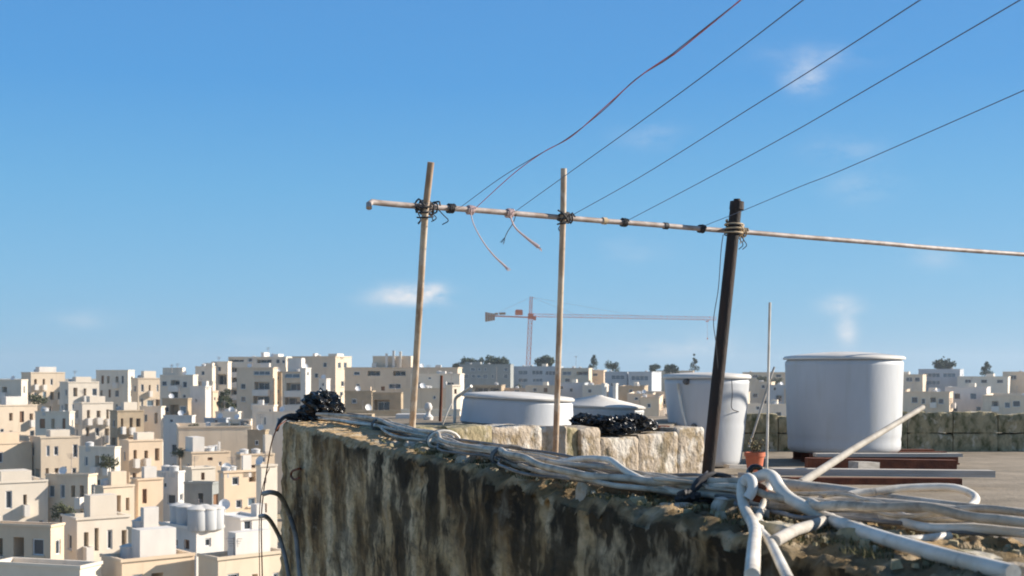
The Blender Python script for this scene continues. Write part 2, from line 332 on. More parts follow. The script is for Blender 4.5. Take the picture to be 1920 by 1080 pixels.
# ------------------------------------------------------------ far buildings
class Bld: pass
BR = random.Random(21)
def building(name, label, xl, xc, xr, yt, Y, a, m='limestone', left=(), right=(), zb=None, cat='building', group=None, roof='roof', pent=(), par=.7, trim=None):
    """near corner at column xc and distance Y; left face runs away to column xl, right face to column xr"""
    a = R(a); X = (xc - 960) / F * Y; zt = (HZ - yt) / F * Y
    dL = Vector((-math.cos(a), math.sin(a), 0)); dR = Vector((math.sin(a), math.cos(a), 0))
    def ln(d, x):
        s = (x - 960) / F; den = d.x - s * d.y
        v = (s * Y - X) / den if abs(den) > 1e-4 else 10
        return v if 1.2 < v < 60 else (1.2 if 0 <= v <= 1.2 else 14)
    LL = ln(dL, xl); LR = ln(dR, xr) if xr is not None else 10
    C0 = Vector((X, Y, 0)); zb = ground_z(Y) - 2.5 if zb is None else zb
    root = empty(name, (X, Y, ground_z(Y)), label, cat, group); w = MB(); wins = []
    for (d, L, nrm, lst) in ((dL, LL, Vector((-math.sin(a), -math.cos(a), 0)), left), (dR, LR, Vector((math.cos(a), -math.sin(a), 0)), right)):
        H = []
        for (x0, y0, x1, y1, kind) in lst:
            def onp(px):
                s = (px - 960) / F; t_ = (C0.x * nrm.x + C0.y * nrm.y) / (s * nrm.x + nrm.y); return Vector((s * t_, t_, 0))
            p0, p1 = onp(x0), onp(x1); ua, ub = sorted(((p0 - C0).dot(d), (p1 - C0).dot(d))); ym = (p0.y + p1.y) / 2
            za, zz = (HZ - y1) / F * ym, (HZ - y0) / F * ym
            if kind in 'wgso': gx, gz = (ub - ua) * .1, (zz - za) * .08; ua -= gx; ub += gx; za -= gz; zz += gz
            ua = max(ua, .25); ub = min(ub, L - .25); zz = min(zz, zt - .15)
            if ub - ua < .25 or zz - za < .25: continue
            if any(ua < h[1] + .05 and ub > h[0] - .05 and za < h[3] + .05 and zz > h[2] - .05 for h in H): continue
            H.append((ua, ub, za, zz, kind))
        if not any(w_ in label for w_ in ('blank', 'plain', 'hidden', 'strip')) and L > 2.6 and Y < 400:
            nb = max(1, int(L / BR.uniform(2.3, 3.6))); cols = [(L * (i + .5 + BR.uniform(-.12, .12)) / nb, BR.uniform(.8, 1.5), BR.choice('wwwgsbbo')) for i in range(nb)]
            for fl in range(5):
                fz = zt - .9 - 3.15 * (fl + 1) + .25
                for (uc, ww, kk) in cols:
                    if BR.random() < .22: continue
                    k2 = kk if BR.random() < .75 else 'w'; lo_, hi_ = (.95, 2.25) if k2 in 'wgso' else (1.1, 2.4); ww2 = ww * (1.7 if k2 in 'bo' else 1)
                    h = (uc - ww2 / 2, uc + ww2 / 2, fz + lo_, fz + hi_, k2)
                    if h[0] < .3 or h[1] > L - .3 or h[2] < zb + 1.5: continue
                    if any(h[0] < g[1] + .25 and h[1] > g[0] - .25 and h[2] < g[3] + 1.3 and h[3] > g[2] - 1.4 for g in H): continue
                    H.append(h)
        us = sorted({0, L} | {h[0] for h in H} | {h[1] for h in H}); zs = sorted({zb, zt} | {h[2] for h in H} | {h[3] for h in H})
        def P(u, z, dep=0): q = C0 + d * u - nrm * dep; return (q.x, q.y, z)
        flip = d is dR
        def Q(A, B, C, E): w.quad(A, B, C, E) if flip else w.quad(B, A, E, C)
        for i in range(len(us) - 1):
            for j in range(len(zs) - 1):
                um, zm = (us[i] + us[i + 1]) / 2, (zs[j] + zs[j + 1]) / 2
                if any(h[0] < um < h[1] and h[2] < zm < h[3] for h in H): continue
                Q(P(us[i], zs[j]), P(us[i + 1], zs[j]), P(us[i + 1], zs[j + 1]), P(us[i], zs[j + 1]))
        for (ua, ub, za, zz, kind) in H:
            dep = {'w': .22, 'g': .22, 'd': .3, 'o': 1.8, 'b': 1.6, 's': .25}[kind]
            Q(P(ua, za), P(ub, za), P(ub, za, dep), P(ua, za, dep)); Q(P(ua, zz, dep), P(ub, zz, dep), P(ub, zz), P(ua, zz))
            Q(P(ua, za), P(ua, za, dep), P(ua, zz, dep), P(ua, zz)); Q(P(ub, za, dep), P(ub, za), P(ub, zz), P(ub, zz, dep))
            if kind in 'ob': Q(P(ua, za, dep), P(ub, za, dep), P(ub, zz, dep), P(ua, zz, dep))
            wd = ub - ua; hh = zz - za; dd = dep - (.12 if kind in 'ob' else .06)
            fm = MB(); t_ = .09
            def bar(u0, u1, z0, z1, d0=dd, d1=dd - .07):
                fm.hexa([P(u0, z0, d0), P(u1, z0, d0), P(u1, z0, d1), P(u0, z0, d1), P(u0, z1, d0), P(u1, z1, d0), P(u1, z1, d1), P(u0, z1, d1)])
            fu0, fu1, fz0, fz1 = ua + .01, ub - .01, za + .01, zz - .01
            if kind in 'ob': fu0, fu1, fz1 = ua + wd * .12, ub - wd * .12, zz - hh * .12
            bar(fu0, fu0 + t_, fz0, fz1); bar(fu1 - t_, fu1, fz0, fz1); bar(fu0 + t_, fu1 - t_, fz0, fz0 + t_); bar(fu0 + t_, fu1 - t_, fz1 - t_, fz1)
            nm = max(1, int(round((fu1 - fu0) / 1.3)))
            for k in range(1, nm): c = fu0 + (fu1 - fu0) * k / nm; bar(c - .04, c + .04, fz0 + t_, fz1 - t_)
            nmn = 'door' if kind == 'd' else 'window'
            fo = fm.build(nmn, 'frame' if kind in 'gwob' else 'brownwood', root, loc=P(fu0, fz0, dd))
            pm = MB(); A = P(fu0 + t_, fz0 + t_, dd + .02); B = P(fu1 - t_, fz0 + t_, dd + .02); C = P(fu1 - t_, fz1 - t_, dd + .02); E = P(fu0 + t_, fz1 - t_, dd + .02)
            pm.quad(A, B, C, E) if flip else pm.quad(B, A, E, C)
            pm.build('pane' if kind not in 'sd' else 'panel', {'g': 'blueglass', 's': 'brownwood', 'd': 'brownwood'}.get(kind, 'glass'), fo, loc=A)
            if kind == 'b':
                bm_ = MB(); bh = 1.05
                def pb(u0, u1, z0, z1, d0, d1): bm_.hexa([P(u0, z0, d0), P(u1, z0, d0), P(u1, z0, d1), P(u0, z0, d1), P(u0, z1, d0), P(u1, z1, d0), P(u1, z1, d1), P(u0, z1, d1)])
                pb(ua - .1, ub + .1, za - bh - .15, za - bh, -.003, -1.0); pb(ua - .1, ub + .1, za - bh, za + .05, -.88, -1.0)
                pb(ua - .1, ua + .02, za - bh, za + .05, -.003, -.88); pb(ub - .02, ub + .1, za - bh, za + .05, -.003, -.88)
                bm_.build('balcony', trim or 'white', root, loc=P(ua, za, -.5))
            elif kind in 'wg' and wd > .8:
                bm_ = MB(); bm_.hexa([P(ua - .12, za - .14, -.002), P(ub + .12, za - .14, -.002), P(ub + .12, za - .14, -.14), P(ua - .12, za - .14, -.14),
                                      P(ua - .12, za - .003, -.002), P(ub + .12, za - .003, -.002), P(ub + .12, za - .003, -.14), P(ua - .12, za - .003, -.14)])
                bm_.build('sill', m, fo, loc=P(ua, za, 0))
    A = C0; B = C0 + dL * LL; C = C0 + dL * LL + dR * LR; E = C0 + dR * LR
    def up(p, z): return (p.x, p.y, z)
    w.quad(up(C, zb), up(B, zb), up(B, zt), up(C, zt)); w.quad(up(E, zb), up(C, zb), up(C, zt), up(E, zt))
    th = .25; i0 = C0 + dL * th + dR * th; i1 = C0 + dL * (LL - th) + dR * th; i2 = C0 + dL * (LL - th) + dR * (LR - th); i3 = C0 + dL * th + dR * (LR - th); zr = zt - par
    for p, q, p2, q2 in ((A, B, i0, i1), (B, C, i1, i2), (C, E, i2, i3), (E, A, i3, i0)):
        w.quad(up(q, zt), up(p, zt), up(p2, zt), up(q2, zt)); w.quad(up(p2, zt), up(p2, zr), up(q2, zr), up(q2, zt))
    w.build('wall', m, root)
    cp = MB(); o_ = .13
    def sl(p, q, nn): 
        a1, b1 = p + nn * o_, q + nn * o_; cp.hexa([up(p, zt - .16), up(q, zt - .16), up(b1, zt - .16), up(a1, zt - .16), up(p, zt + .05), up(q, zt + .05), up(b1, zt + .05), up(a1, zt + .05)])
    sl(A + dR * 0, B, -dR); sl(A - dR * o_, E, -dL); cp.build('coping', m, root, loc=up(A, zt))
    rf = MB(); rf.quad(up(i1, zr), up(i0, zr), up(i3, zr), up(i2, zr)); rf.build('roof', roof, root, loc=up(i0, zr))
    # rooms and chimneys on the roof: (u0,u1 along the left/right width, depth fraction, height, material)
    for (u0, u1, v0, v1, h, pm_) in pent:
        b_ = MB(); D0, D1 = dL * LL, dR * LR
        c4 = [C0 + D0 * u0 + D1 * v0, C0 + D0 * u0 + D1 * v1, C0 + D0 * u1 + D1 * v1, C0 + D0 * u1 + D1 * v0]
        b_.hexa([up(p, zr + .003) for p in c4] + [up(p, zr + h) for p in c4]); b_.build('roof_room' if abs(u1 - u0) * LL > 1.6 else 'chimney', pm_, root, loc=up(c4[0], zr))
    if Y < 400 and BR.random() < .6:
        q = C0 + dL * LL * BR.uniform(.2, .8) + dR * LR * BR.uniform(.15, .6); hh = BR.uniform(1.8, 3.2); ae = MB()
        ae.tube([up(q, zr), up(q, zr + hh)], .04, 5)
        for k in range(4): ae.beam((q.x - .55 + .08 * k, q.y, zr + hh - .1 - .16 * k), (q.x + .55 - .08 * k, q.y, zr + hh - .1 - .16 * k), .035)
        ae.build('aerial', 'bar', root, loc=up(q, zr))
    if Y < 330 and BR.random() < .5:
        q = C0 + dL * LL * BR.uniform(.2, .8) + dR * LR * BR.uniform(.08, .4); ds = MB(); ang = BR.uniform(-.6, .9); ds.tube([up(q, zr), up(q, zr + .8)], .04, 5)
        c_ = Vector((q.x, q.y - .1, zr + 1.05)); ax_ = Vector((math.sin(ang), -math.cos(ang), .45)).normalized(); e1_ = ax_.orthogonal().normalized(); e2_ = ax_.cross(e1_); n0 = len(ds.v)
        for (rr_, off_) in ((.0, .0), (.28, .03), (.48, .12)):
            for k in range(12): an_ = k * math.pi / 6; ds.v.append(tuple(c_ + (e1_ * math.cos(an_) + e2_ * math.sin(an_)) * rr_ + ax_ * off_))
        for j in range(2):
            for k in range(12): ds.f.append((n0 + j * 12 + k, n0 + j * 12 + (k + 1) % 12, n0 + (j + 1) * 12 + (k + 1) % 12, n0 + (j + 1) * 12 + k))
        ds.build('satellite_dish', 'frame', root, loc=up(q, zr))
    o = Bld(); o.root = root; o.c = C0; o.dL = dL; o.dR = dR; o.LL = LL; o.LR = LR; o.zr = zr; o.zt = zt; return o
def grid_w(x0, x1, nx, y0, y1, ny, wf=.45, hf=.45, kinds='w'):
    out = []; dx = (x1 - x0) / nx; dy = (y1 - y0) / ny
    for j in range(ny):
        for i in range(nx):
            cx = x0 + dx * (i + .5); cy = y0 + dy * (j + .5)
            if random.random() < .14: continue
            w2 = wf * random.uniform(.6, 1.25); h2 = hf * random.uniform(.75, 1.2); cx += dx * random.uniform(-.12, .12); out.append((cx - dx * w2 / 2, cy - dy * h2 / 2, cx + dx * w2 / 2, cy + dy * h2 / 2, random.choice(kinds)))
    return out
def roof_tank(b, u, v, label, s=1.0, grp='small white water tanks on the far roofs'):
    p = b.c + b.dL * b.LL * u + b.dR * b.LR * v; r = .55 * s
    root = empty('roof_tank', (p.x, p.y, b.zr), label, 'water tank', grp)
    m_ = MB(); m_.lathe([(0, .003), (r * .95, .003), (r, .05), (r, 1.15 * s), (0, 1.15 * s)], (p.x, p.y, b.zr), 16); m_.build('body', 'plastic', root, True)
    m_ = MB(); m_.lathe([(0, 1.153 * s), (r * 1.08, 1.153 * s), (r * 1.08, 1.22 * s), (r * .3, 1.36 * s), (0, 1.36 * s)], (p.x, p.y, b.zr), 16); m_.build('lid', 'lid', root, True)
def antenna(x, yt, yb, Y, label):
    m_ = MB(); a = W(x, yb, Y); b = W(x, yt, Y); m_.tube([a, b], .05, 6); h = (b - a).length
    for k in range(4): m_.beam(b + Vector((-.5 + .08 * k, 0, -.15 - .12 * k)), b + Vector((.5 - .08 * k, 0, -.15 - .12 * k)), .04)
    tag(m_.build('antenna', 'bar', loc=a), label, 'antenna')

T = []
# --- upper left terrace of apartment blocks
b = building('apartment_building', 'low pinkish house at the left end of the terrace with a deep balcony opening', 300, 362, 371, 703, 262, 12, 'pale',
   left=[(320, 713, 337, 723, 'b'), (343, 716, 350, 726, 'w'), (321, 735, 333, 746, 'w'), (343, 740, 348, 746, 'w'), (304, 715, 312, 723, 'w')], pent=[(.35, .95, .2, .8, 2.2, 'pale')]); T.append(b)
b = building('apartment_building', 'plain pale house with one dark arched opening, right behind the low pinkish house', 366, 398, 410, 687, 292, 14, 'pale',
   left=[(373, 716, 391, 729, 'o'), (378, 696, 383, 703, 'w')], pent=[(.1, .5, .3, .8, 1.5, 'pale')]); T.append(b)
b = building('apartment_building', 'long stepped apartment block with deep dark loggias along its top storey', 428, 536, 560, 669, 300, 10, 'pale',
   left=[(432, 671, 455, 678, 'o'), (466, 672, 472, 678, 'w'), (484, 672, 507, 680, 'o'), (518, 674, 524, 681, 'w'), (529, 675, 534, 681, 'w'),
         (434, 689, 446, 698, 'b'), (458, 691, 464, 700, 'w'), (434, 708, 445, 717, 'b')], pent=[(.2, .3, .3, .7, 1.4, 'white'), (.45, .5, .3, .7, 1.8, 'white')]); T.append(b)
b = building('apartment_building', 'lower left wing of the stepped block, a storey down, with a shaded stair recess', 396, 427, 434, 678, 294, 12, 'pale',
   left=[(409, 688, 414, 696, 'w'), (405, 703, 424, 720, 'o')]); T.append(b)
b = building('apartment_building', 'grey apartment block with white balconies and bluish windows, left of the stair tower', 444, 512, 520, 689, 255, 10, 'limestone',
   left=[(477, 703, 505, 711, 's') if 0 else (478, 696, 504, 703, 'g'), (477, 716, 505, 731, 'b'), (475, 742, 505, 757, 'b'), (452, 720, 460, 729, 'w'), (452, 744, 460, 753, 'w'), (475, 768, 503, 780, 'b')],
   pent=[(.15, .4, .4, .7, 1.6, 'white')]); T.append(b)
b = building('apartment_building', 'grey apartment block with white balconies, right of the stair tower', 529, 569, 580, 697, 252, 10, 'limestone',
   left=[(537, 718, 567, 733, 'b'), (534, 745, 565, 759, 'b'), (536, 701, 560, 708, 'g')], pent=[(.15, .8, .2, .8, 3.4, 'white')]); T.append(b)
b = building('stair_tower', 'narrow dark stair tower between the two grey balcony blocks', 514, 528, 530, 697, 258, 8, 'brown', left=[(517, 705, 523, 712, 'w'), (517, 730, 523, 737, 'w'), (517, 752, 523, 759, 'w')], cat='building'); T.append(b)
b = building('apartment_building', 'tall plain beige tower block with a bright sunlit right flank', 548, 629, 659, 668, 290, 22, 'limestone',
   left=[(563, 676, 568, 684, 'w'), (606, 680, 612, 688, 'w'), (590, 700, 596, 708, 'w')], right=[(634, 680, 639, 690, 'w'), (645, 680, 650, 690, 'w'), (640, 715, 645, 724, 'w'), (638, 735, 643, 744, 'w')],
   pent=[(.0, .2, .1, .5, 1.3, 'pale'), (.55, .6, .2, .4, 1.4, 'white')]); T.append(b)
b = building('roof_house', 'small white cube house in front of the beige tower block', 598, 612, 619, 710, 245, 30, 'white', left=[(603, 718, 607, 724, 'w')], cat='house'); T.append(b)
b = building('roof_house', 'narrow white rooftop stair house beside the right balcony block', 568, 573, 583, 690, 250, 25, 'white', right=[(576, 698, 579, 704, 'w')], cat='house'); T.append(b)
b = building('house', 'flat house with round green shade behind the black bundle, half hidden by the wall', 572, 640, 652, 742, 235, 14, 'limestone', left=[(600, 752, 608, 762, 'w'), (620, 754, 626, 762, 'w')], cat='house'); T.append(b)
b = building('house', 'tall narrow white house with a blank lavender front and sunlit right edge', 356, 385, 396, 724, 225, 30, 'white', left=[(366, 748, 369, 754, 'w')], pent=[(.0, .3, .2, .6, 1.6, 'white')], cat='house'); T.append(b)
b = building('house', 'slim sunlit house wedged between the white house and the dark tree', 396, 399, 408, 733, 232, 40, 'warm', right=[(401, 745, 404, 751, 'w')], cat='house'); T.append(b)
b = building('house', 'green shuttered house with dark garage openings under the pinkish house', 304, 352, 359, 747, 222, 12, 'brown', left=[(320, 760, 333, 776, 'o'), (338, 762, 350, 774, 'g'), (308, 763, 316, 772, 'w')], cat='house'); T.append(b)
b = building('house', 'low beige house with a white terrace wall below the dark tree', 404, 446, 452, 772, 214, 14, 'pale', left=[(412, 780, 418, 788, 'w')], pent=[(.1, .6, .1, .3, 1.1, 'white')], cat='house'); T.append(b)
b = building('house', 'tall cream house with a small high window just left of the wall end', 473, 513, 520, 760, 196, 12, 'pale', left=[(504, 767, 508, 772, 'w'), (484, 790, 489, 797, 'w')], pent=[(.55, .8, .3, .6, 1.5, 'white')], cat='house'); T.append(b)
b = building('house', 'grey fronted low house with a sunlit top in the middle of the left slope', 383, 424, 430, 784, 205, 14, 'bluish', left=[(402, 787, 408, 793, 'w')], cat='house'); T.append(b)
b = building('house', 'house with green glazed veranda beside the tall cream house', 428, 470, 477, 786, 200, 12, 'pale', left=[(433, 789, 447, 799, 'o'), (451, 787, 468, 799, 'g')], cat='house'); T.append(b)
b = building('house', 'pinkish low house with lavender terrace at the left of the slope', 306, 360, 366, 779, 208, 12, 'white', left=[(318, 786, 324, 792, 'w')], cat='house'); T.append(b)
b = building('retaining_building', 'wide blank limestone retaining wall in the middle of the left slope, no windows', 300, 335, 472, 800, 186, 74, 'limestone', right=[(322, 812, 334, 822, 'o')], cat='wall'); T.append(b)
b = building('house', 'narrow brown shaded house at the wall end, below the tall cream house', 464, 497, 504, 806, 178, 12, 'brown', left=[(478, 826, 484, 834, 'w')], cat='house'); T.append(b)
b = building('house', 'broad warm limestone house with a white box room on its roof', 340, 360, 432, 848, 165, 58, 'warm', right=[(390, 858, 398, 863, 's'), (410, 866, 415, 873, 'w')], pent=[(.1, .8, .05, .35, 2.6, 'white'), (.2, .3, .75, .8, 1.9, 'white')], cat='house'); T.append(b)
roof_tank(b, .5, .62, 'small white water tank on the warm house with the box room'); roof_tank(b, .8, .85, 'small white water tank at the far right of the box room house roof')
b = building('house', 'warm house with a white roof railing and two windows beside the wall end', 442, 452, 515, 852, 158, 60, 'warm', right=[(490, 858, 497, 866, 'w'), (470, 872, 478, 877, 's')], roof='whiteroof', pent=[(.1, .9, .0, .1, .9, 'white'), (.2, .6, .75, .95, 3, 'pale')], cat='house'); T.append(b)
roof_tank(b, .4, .15, 'white roof tank at the left corner of the railed warm house'); roof_tank(b, .4, .5, 'white roof tank in the middle of the railed warm house')
b = building('house', 'white house with shaded windows at the left edge of the lower slope', 296, 334, 346, 884, 142, 20, 'white', left=[(315, 928, 328, 944, 'w'), (306, 905, 312, 914, 'w')], right=[(338, 926, 343, 938, 'w')], cat='house'); T.append(b)
roof_tank(b, .3, .3, 'white roof tank on the shaded window house'); roof_tank(b, .7, .4, 'second white roof tank on the shaded window house')
b = building('house', 'cream cottage with a small brown door above the grey courtyard', 344, 360, 404, 877, 150, 55, 'pale', right=[(377, 886, 384, 900, 'd')], cat='house'); T.append(b)
b = building('house', 'grey rendered house with one dark shuttered window beside the orange house', 345, 398, 412, 905, 138, 12, 'grey', left=[(372, 926, 380, 942, 'o')], right=[(400, 928, 409, 948, 's')], cat='house'); T.append(b)
b = building('house', 'warm orange limestone house with five windows, tallest on the lower left slope', 412, 420, 484, 884, 126, 52, 'warm',
   right=[(436, 895, 447, 909, 'w'), (468, 885, 480, 902, 'o'), (421, 941, 427, 950, 's'), (443, 938, 453, 952, 'w'), (466, 934, 478, 948, 'g'), (437, 966, 445, 980, 'w')],
   pent=[(.0, .25, .55, .8, 2.2, 'white')], cat='house'); T.append(b)
roof_tank(b, .4, .12, 'white roof tank on the left of the orange house', .9); roof_tank(b, .6, .32, 'white roof tank behind the first on the orange house', .9)
b = building('house', 'narrow pale house squeezed between the orange house and the wall', 482, 490, 520, 872, 122, 55, 'pale', right=[(493, 897, 499, 905, 'w'), (494, 945, 500, 960, 's')], cat='house'); T.append(b)
b = building('house', 'white roofed low house with one white framed window at the bottom left', 400, 452, 505, 972, 104, 50, 'white', right=[(455, 977, 471, 993, 'w')], roof='whiteroof', par=.2, cat='house', pent=[(.05, .25, .6, .9, 1.2, 'white')]); T.append(b)
b = building('house', 'low house with a wide white terrace below the cluster of white tanks', 300, 368, 420, 990, 96, 45, 'white', left=[(320, 1010, 332, 1024, 'w'), (345, 1012, 355, 1030, 'd')], right=[(385, 1010, 395, 1024, 'w')], roof='whiteroof', par=.25, cat='house'); T.append(b)
for k, (u, v) in enumerate([(.08, .15), (.2, .35), (.05, .45), (.25, .62), (.08, .75), (.5, .3), (.72, .35)]):
    roof_tank(b, u, v, ['frontmost', 'second', 'third', 'fourth', 'rearmost', 'left separate', 'farthest left'][k] + ' of the white tanks crowded on the bottom left terrace', 1.35, 'large white tanks crowded on the bottom left terrace')
# --- left of the film frame and below it, the town goes on
fill = [(-40, 40, 52, 712, 270, 'pale', 3), (40, 110, 122, 698, 285, 'limestone', 3), (112, 176, 186, 716, 262, 'pale', 2), (180, 240, 252, 694, 288, 'pale', 3), (246, 296, 304, 709, 272, 'limestone', 2),
        (-30, 60, 70, 760, 225, 'limestone', 3), (66, 130, 140, 772, 215, 'pale', 2), (138, 200, 212, 755, 224, 'pale', 2), (206, 262, 270, 770, 214, 'brown', 2), (262, 302, 310, 762, 220, 'pale', 1),
        (-60, 45, 60, 832, 180, 'warm', 3), (56, 135, 150, 820, 182, 'limestone', 3), (148, 215, 226, 838, 172, 'pale', 2), (224, 292, 305, 826, 176, 'warm', 2),
        (-60, 70, 90, 905, 138, 'pale', 3), (85, 165, 182, 890, 142, 'limestone', 3), (178, 240, 252, 912, 132, 'limestone', 2), (246, 296, 306, 898, 136, 'warm', 1),
        (-60, 95, 120, 985, 104, 'warm', 3), (116, 225, 245, 972, 108, 'pale', 3), (240, 300, 312, 992, 100, 'limestone', 1),
        (-20, 150, 190, 1062, 82, 'pale', 3), (190, 330, 365, 1050, 84, 'warm', 2), (372, 470, 540, 1046, 84, 'limestone', 2)]
for k, (x0, x1, x2, yt, Y, m_, nw) in enumerate(fill):
    st = 3.1 * F / Y
    wl = grid_w(x0 + 4, x1 - 2, nw + 1, yt + 5, yt + 5 + 3 * st, 3, .42, .46, 'wwbbgso')
    mw = {'pale': 'pale limestone', 'limestone': 'beige limestone', 'white': 'white rendered', 'brown': 'dark weathered', 'warm': 'honey coloured'}[m_]
    pos = ['at the left edge', 'second column from the left edge', 'third column from the left edge', 'fourth column from the left edge', 'fifth column from the left edge'][min(4, max(0, int(x1 / 62)))]
    tier = {7: 'on the skyline terrace', 8: 'on the upper slope', 0: 'on the middle slope', 1: 'on the lower slope', 2: 'in the valley bottom', 3: 'lowest of all'}
    tr = 7 if Y > 255 else 8 if Y > 200 else 0 if Y > 160 else 1 if Y > 125 else 2 if Y > 95 else 3
    b = building('house', mw + ' house, ' + pos + ',' + ' ' + tier[tr], x0, x1 if k % 3 == 0 else x0 + (x2 - x0) * .22, x2, yt, Y, random.uniform(9, 20) if k % 3 == 0 else random.uniform(46, 56), m_, left=wl if k % 3 == 0 else [], right=grid_w(x1 + 2, x2 - 1, 1, yt + 5, yt + 5 + 2 * st, 2, .4, .4, 'w') if k % 3 == 0 else grid_w(x0 + (x2 - x0) * .25, x2 - 2, nw + 1, yt + 5, yt + 5 + 3 * st, 3, .4, .46, 'wwbbgso'),
                 cat='house', pent=[(.2, .6, .3, .8, random.uniform(1.6, 2.5), random.choice(['white', 'pale', m_]))] if k % 3 else [])
    if k % 2 == 0: roof_tank(b, .75, .3, 'white tank, ' + mw + ' house, ' + pos + ', ' + tier[tr])
# --- middle block behind poles
b = building('apartment_building', 'wide shaded beige block behind the first pole with two dark band windows near the top', 646, 858, 866, 689, 262, 6, 'limestone',
   left=[(691, 696, 711, 704, 'o'), (739, 696, 759, 704, 'o'), (660, 690, 675, 698, 'o') if 0 else (664, 697, 674, 703, 'w'), (731, 720, 750, 728, 'w'), (668, 720, 674, 727, 'w'), (832, 727, 839, 736, 'w'), (790, 716, 796, 724, 'w'), (715, 725, 721, 732, 's'), (800, 745, 806, 753, 'w')],
   pent=[(.42, .76, .2, .9, 3.1, 'limestone'), (.62, .64, .05, .1, 3.6, 'white'), (.56, .58, .1, .15, 4.2, 'white'), (.5, .52, .1, .15, 4.0, 'pale'), (.72, .76, .05, .12, 1.6, 'white'), (.15, .2, .1, .2, 1.2, 'white')]); T.append(b)
b = building('house', 'long low pale wall of roofs right of the first pole', 770, 862, 870, 701, 240, 8, 'pale', left=[(803, 707, 808, 711, 'w')], pent=[(.3, .4, .1, .3, 1.2, 'white')], cat='house'); T.append(b)
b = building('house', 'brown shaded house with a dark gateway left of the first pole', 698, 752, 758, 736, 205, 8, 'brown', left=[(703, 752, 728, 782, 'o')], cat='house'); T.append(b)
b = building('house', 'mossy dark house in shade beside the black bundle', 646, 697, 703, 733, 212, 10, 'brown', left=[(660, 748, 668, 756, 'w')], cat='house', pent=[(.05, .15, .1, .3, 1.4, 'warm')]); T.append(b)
b = building('house', 'blank sandy house filling the gap right of the first pole', 756, 838, 846, 728, 196, 8, 'limestone', left=[(812, 742, 817, 748, 'w')], cat='house', pent=[(.02, .08, .02, .15, 1.7, 'white')]); T.append(b)
b = building('house', 'narrow house with sunlit white corner posts by the slanted pipe', 836, 848, 864, 722, 188, 45, 'pale', right=[(852, 730, 856, 738, 's')], cat='house'); T.append(b)
# --- skyline on the right
b = building('apartment_building', 'dark grey skyline block with two rows of windows, left of the crane', 861, 957, 963, 683, 420, 8, 'grey', left=grid_w(868, 954, 7, 686, 712, 2, .5, .45, 'g') , pent=[(.6, .9, .2, .6, 1.5, 'grey')]); T.append(b)
b = building('apartment_building', 'light skyline block with blue band windows right behind the crane mast', 962, 1050, 1056, 687, 430, 8, 'bluish', left=[(973, 695, 988, 702, 'g'), (999, 695, 1016, 702, 'g'), (1024, 696, 1040, 703, 'g'), (973, 710, 988, 716, 'g'), (1000, 710, 1016, 716, 'g')], pent=[(.3, .4, .2, .5, 1.6, 'pale')]); T.append(b)
b = building('apartment_building', 'pinkish skyline block with dark windows right of the second pole', 1052, 1104, 1110, 690, 425, 8, 'limestone', left=[(1056, 697, 1070, 703, 'g'), (1083, 697, 1101, 703, 'o'), (1060, 710, 1068, 716, 'w')]); T.append(b)
b = building('house', 'small yellow gabled skyline house under the pointed tree', 1106, 1132, 1137, 694, 440, 10, 'warm', left=[(1112, 700, 1120, 705, 'w')], cat='house'); T.append(b)
b = building('apartment_building', 'pale blue skyline block with one long window band, left of its twin', 1134, 1176, 1181, 697, 415, 8, 'bluish', left=[(1148, 704, 1169, 711, 'g'), (1146, 718, 1156, 724, 'w')], trim='white'); T.append(b)
b = building('apartment_building', 'pale blue skyline block with a long window band, nearest to the white tank', 1178, 1222, 1240, 697, 410, 14, 'bluish', left=[(1186, 705, 1213, 713, 'g'), (1190, 720, 1200, 726, 'w')]); T.append(b)
b = building('house', 'beige skyline house half behind the white tapered tank', 1226, 1300, 1306, 695, 470, 9, 'limestone', left=[(1232, 700, 1238, 705, 'w')], cat='house'); T.append(b)
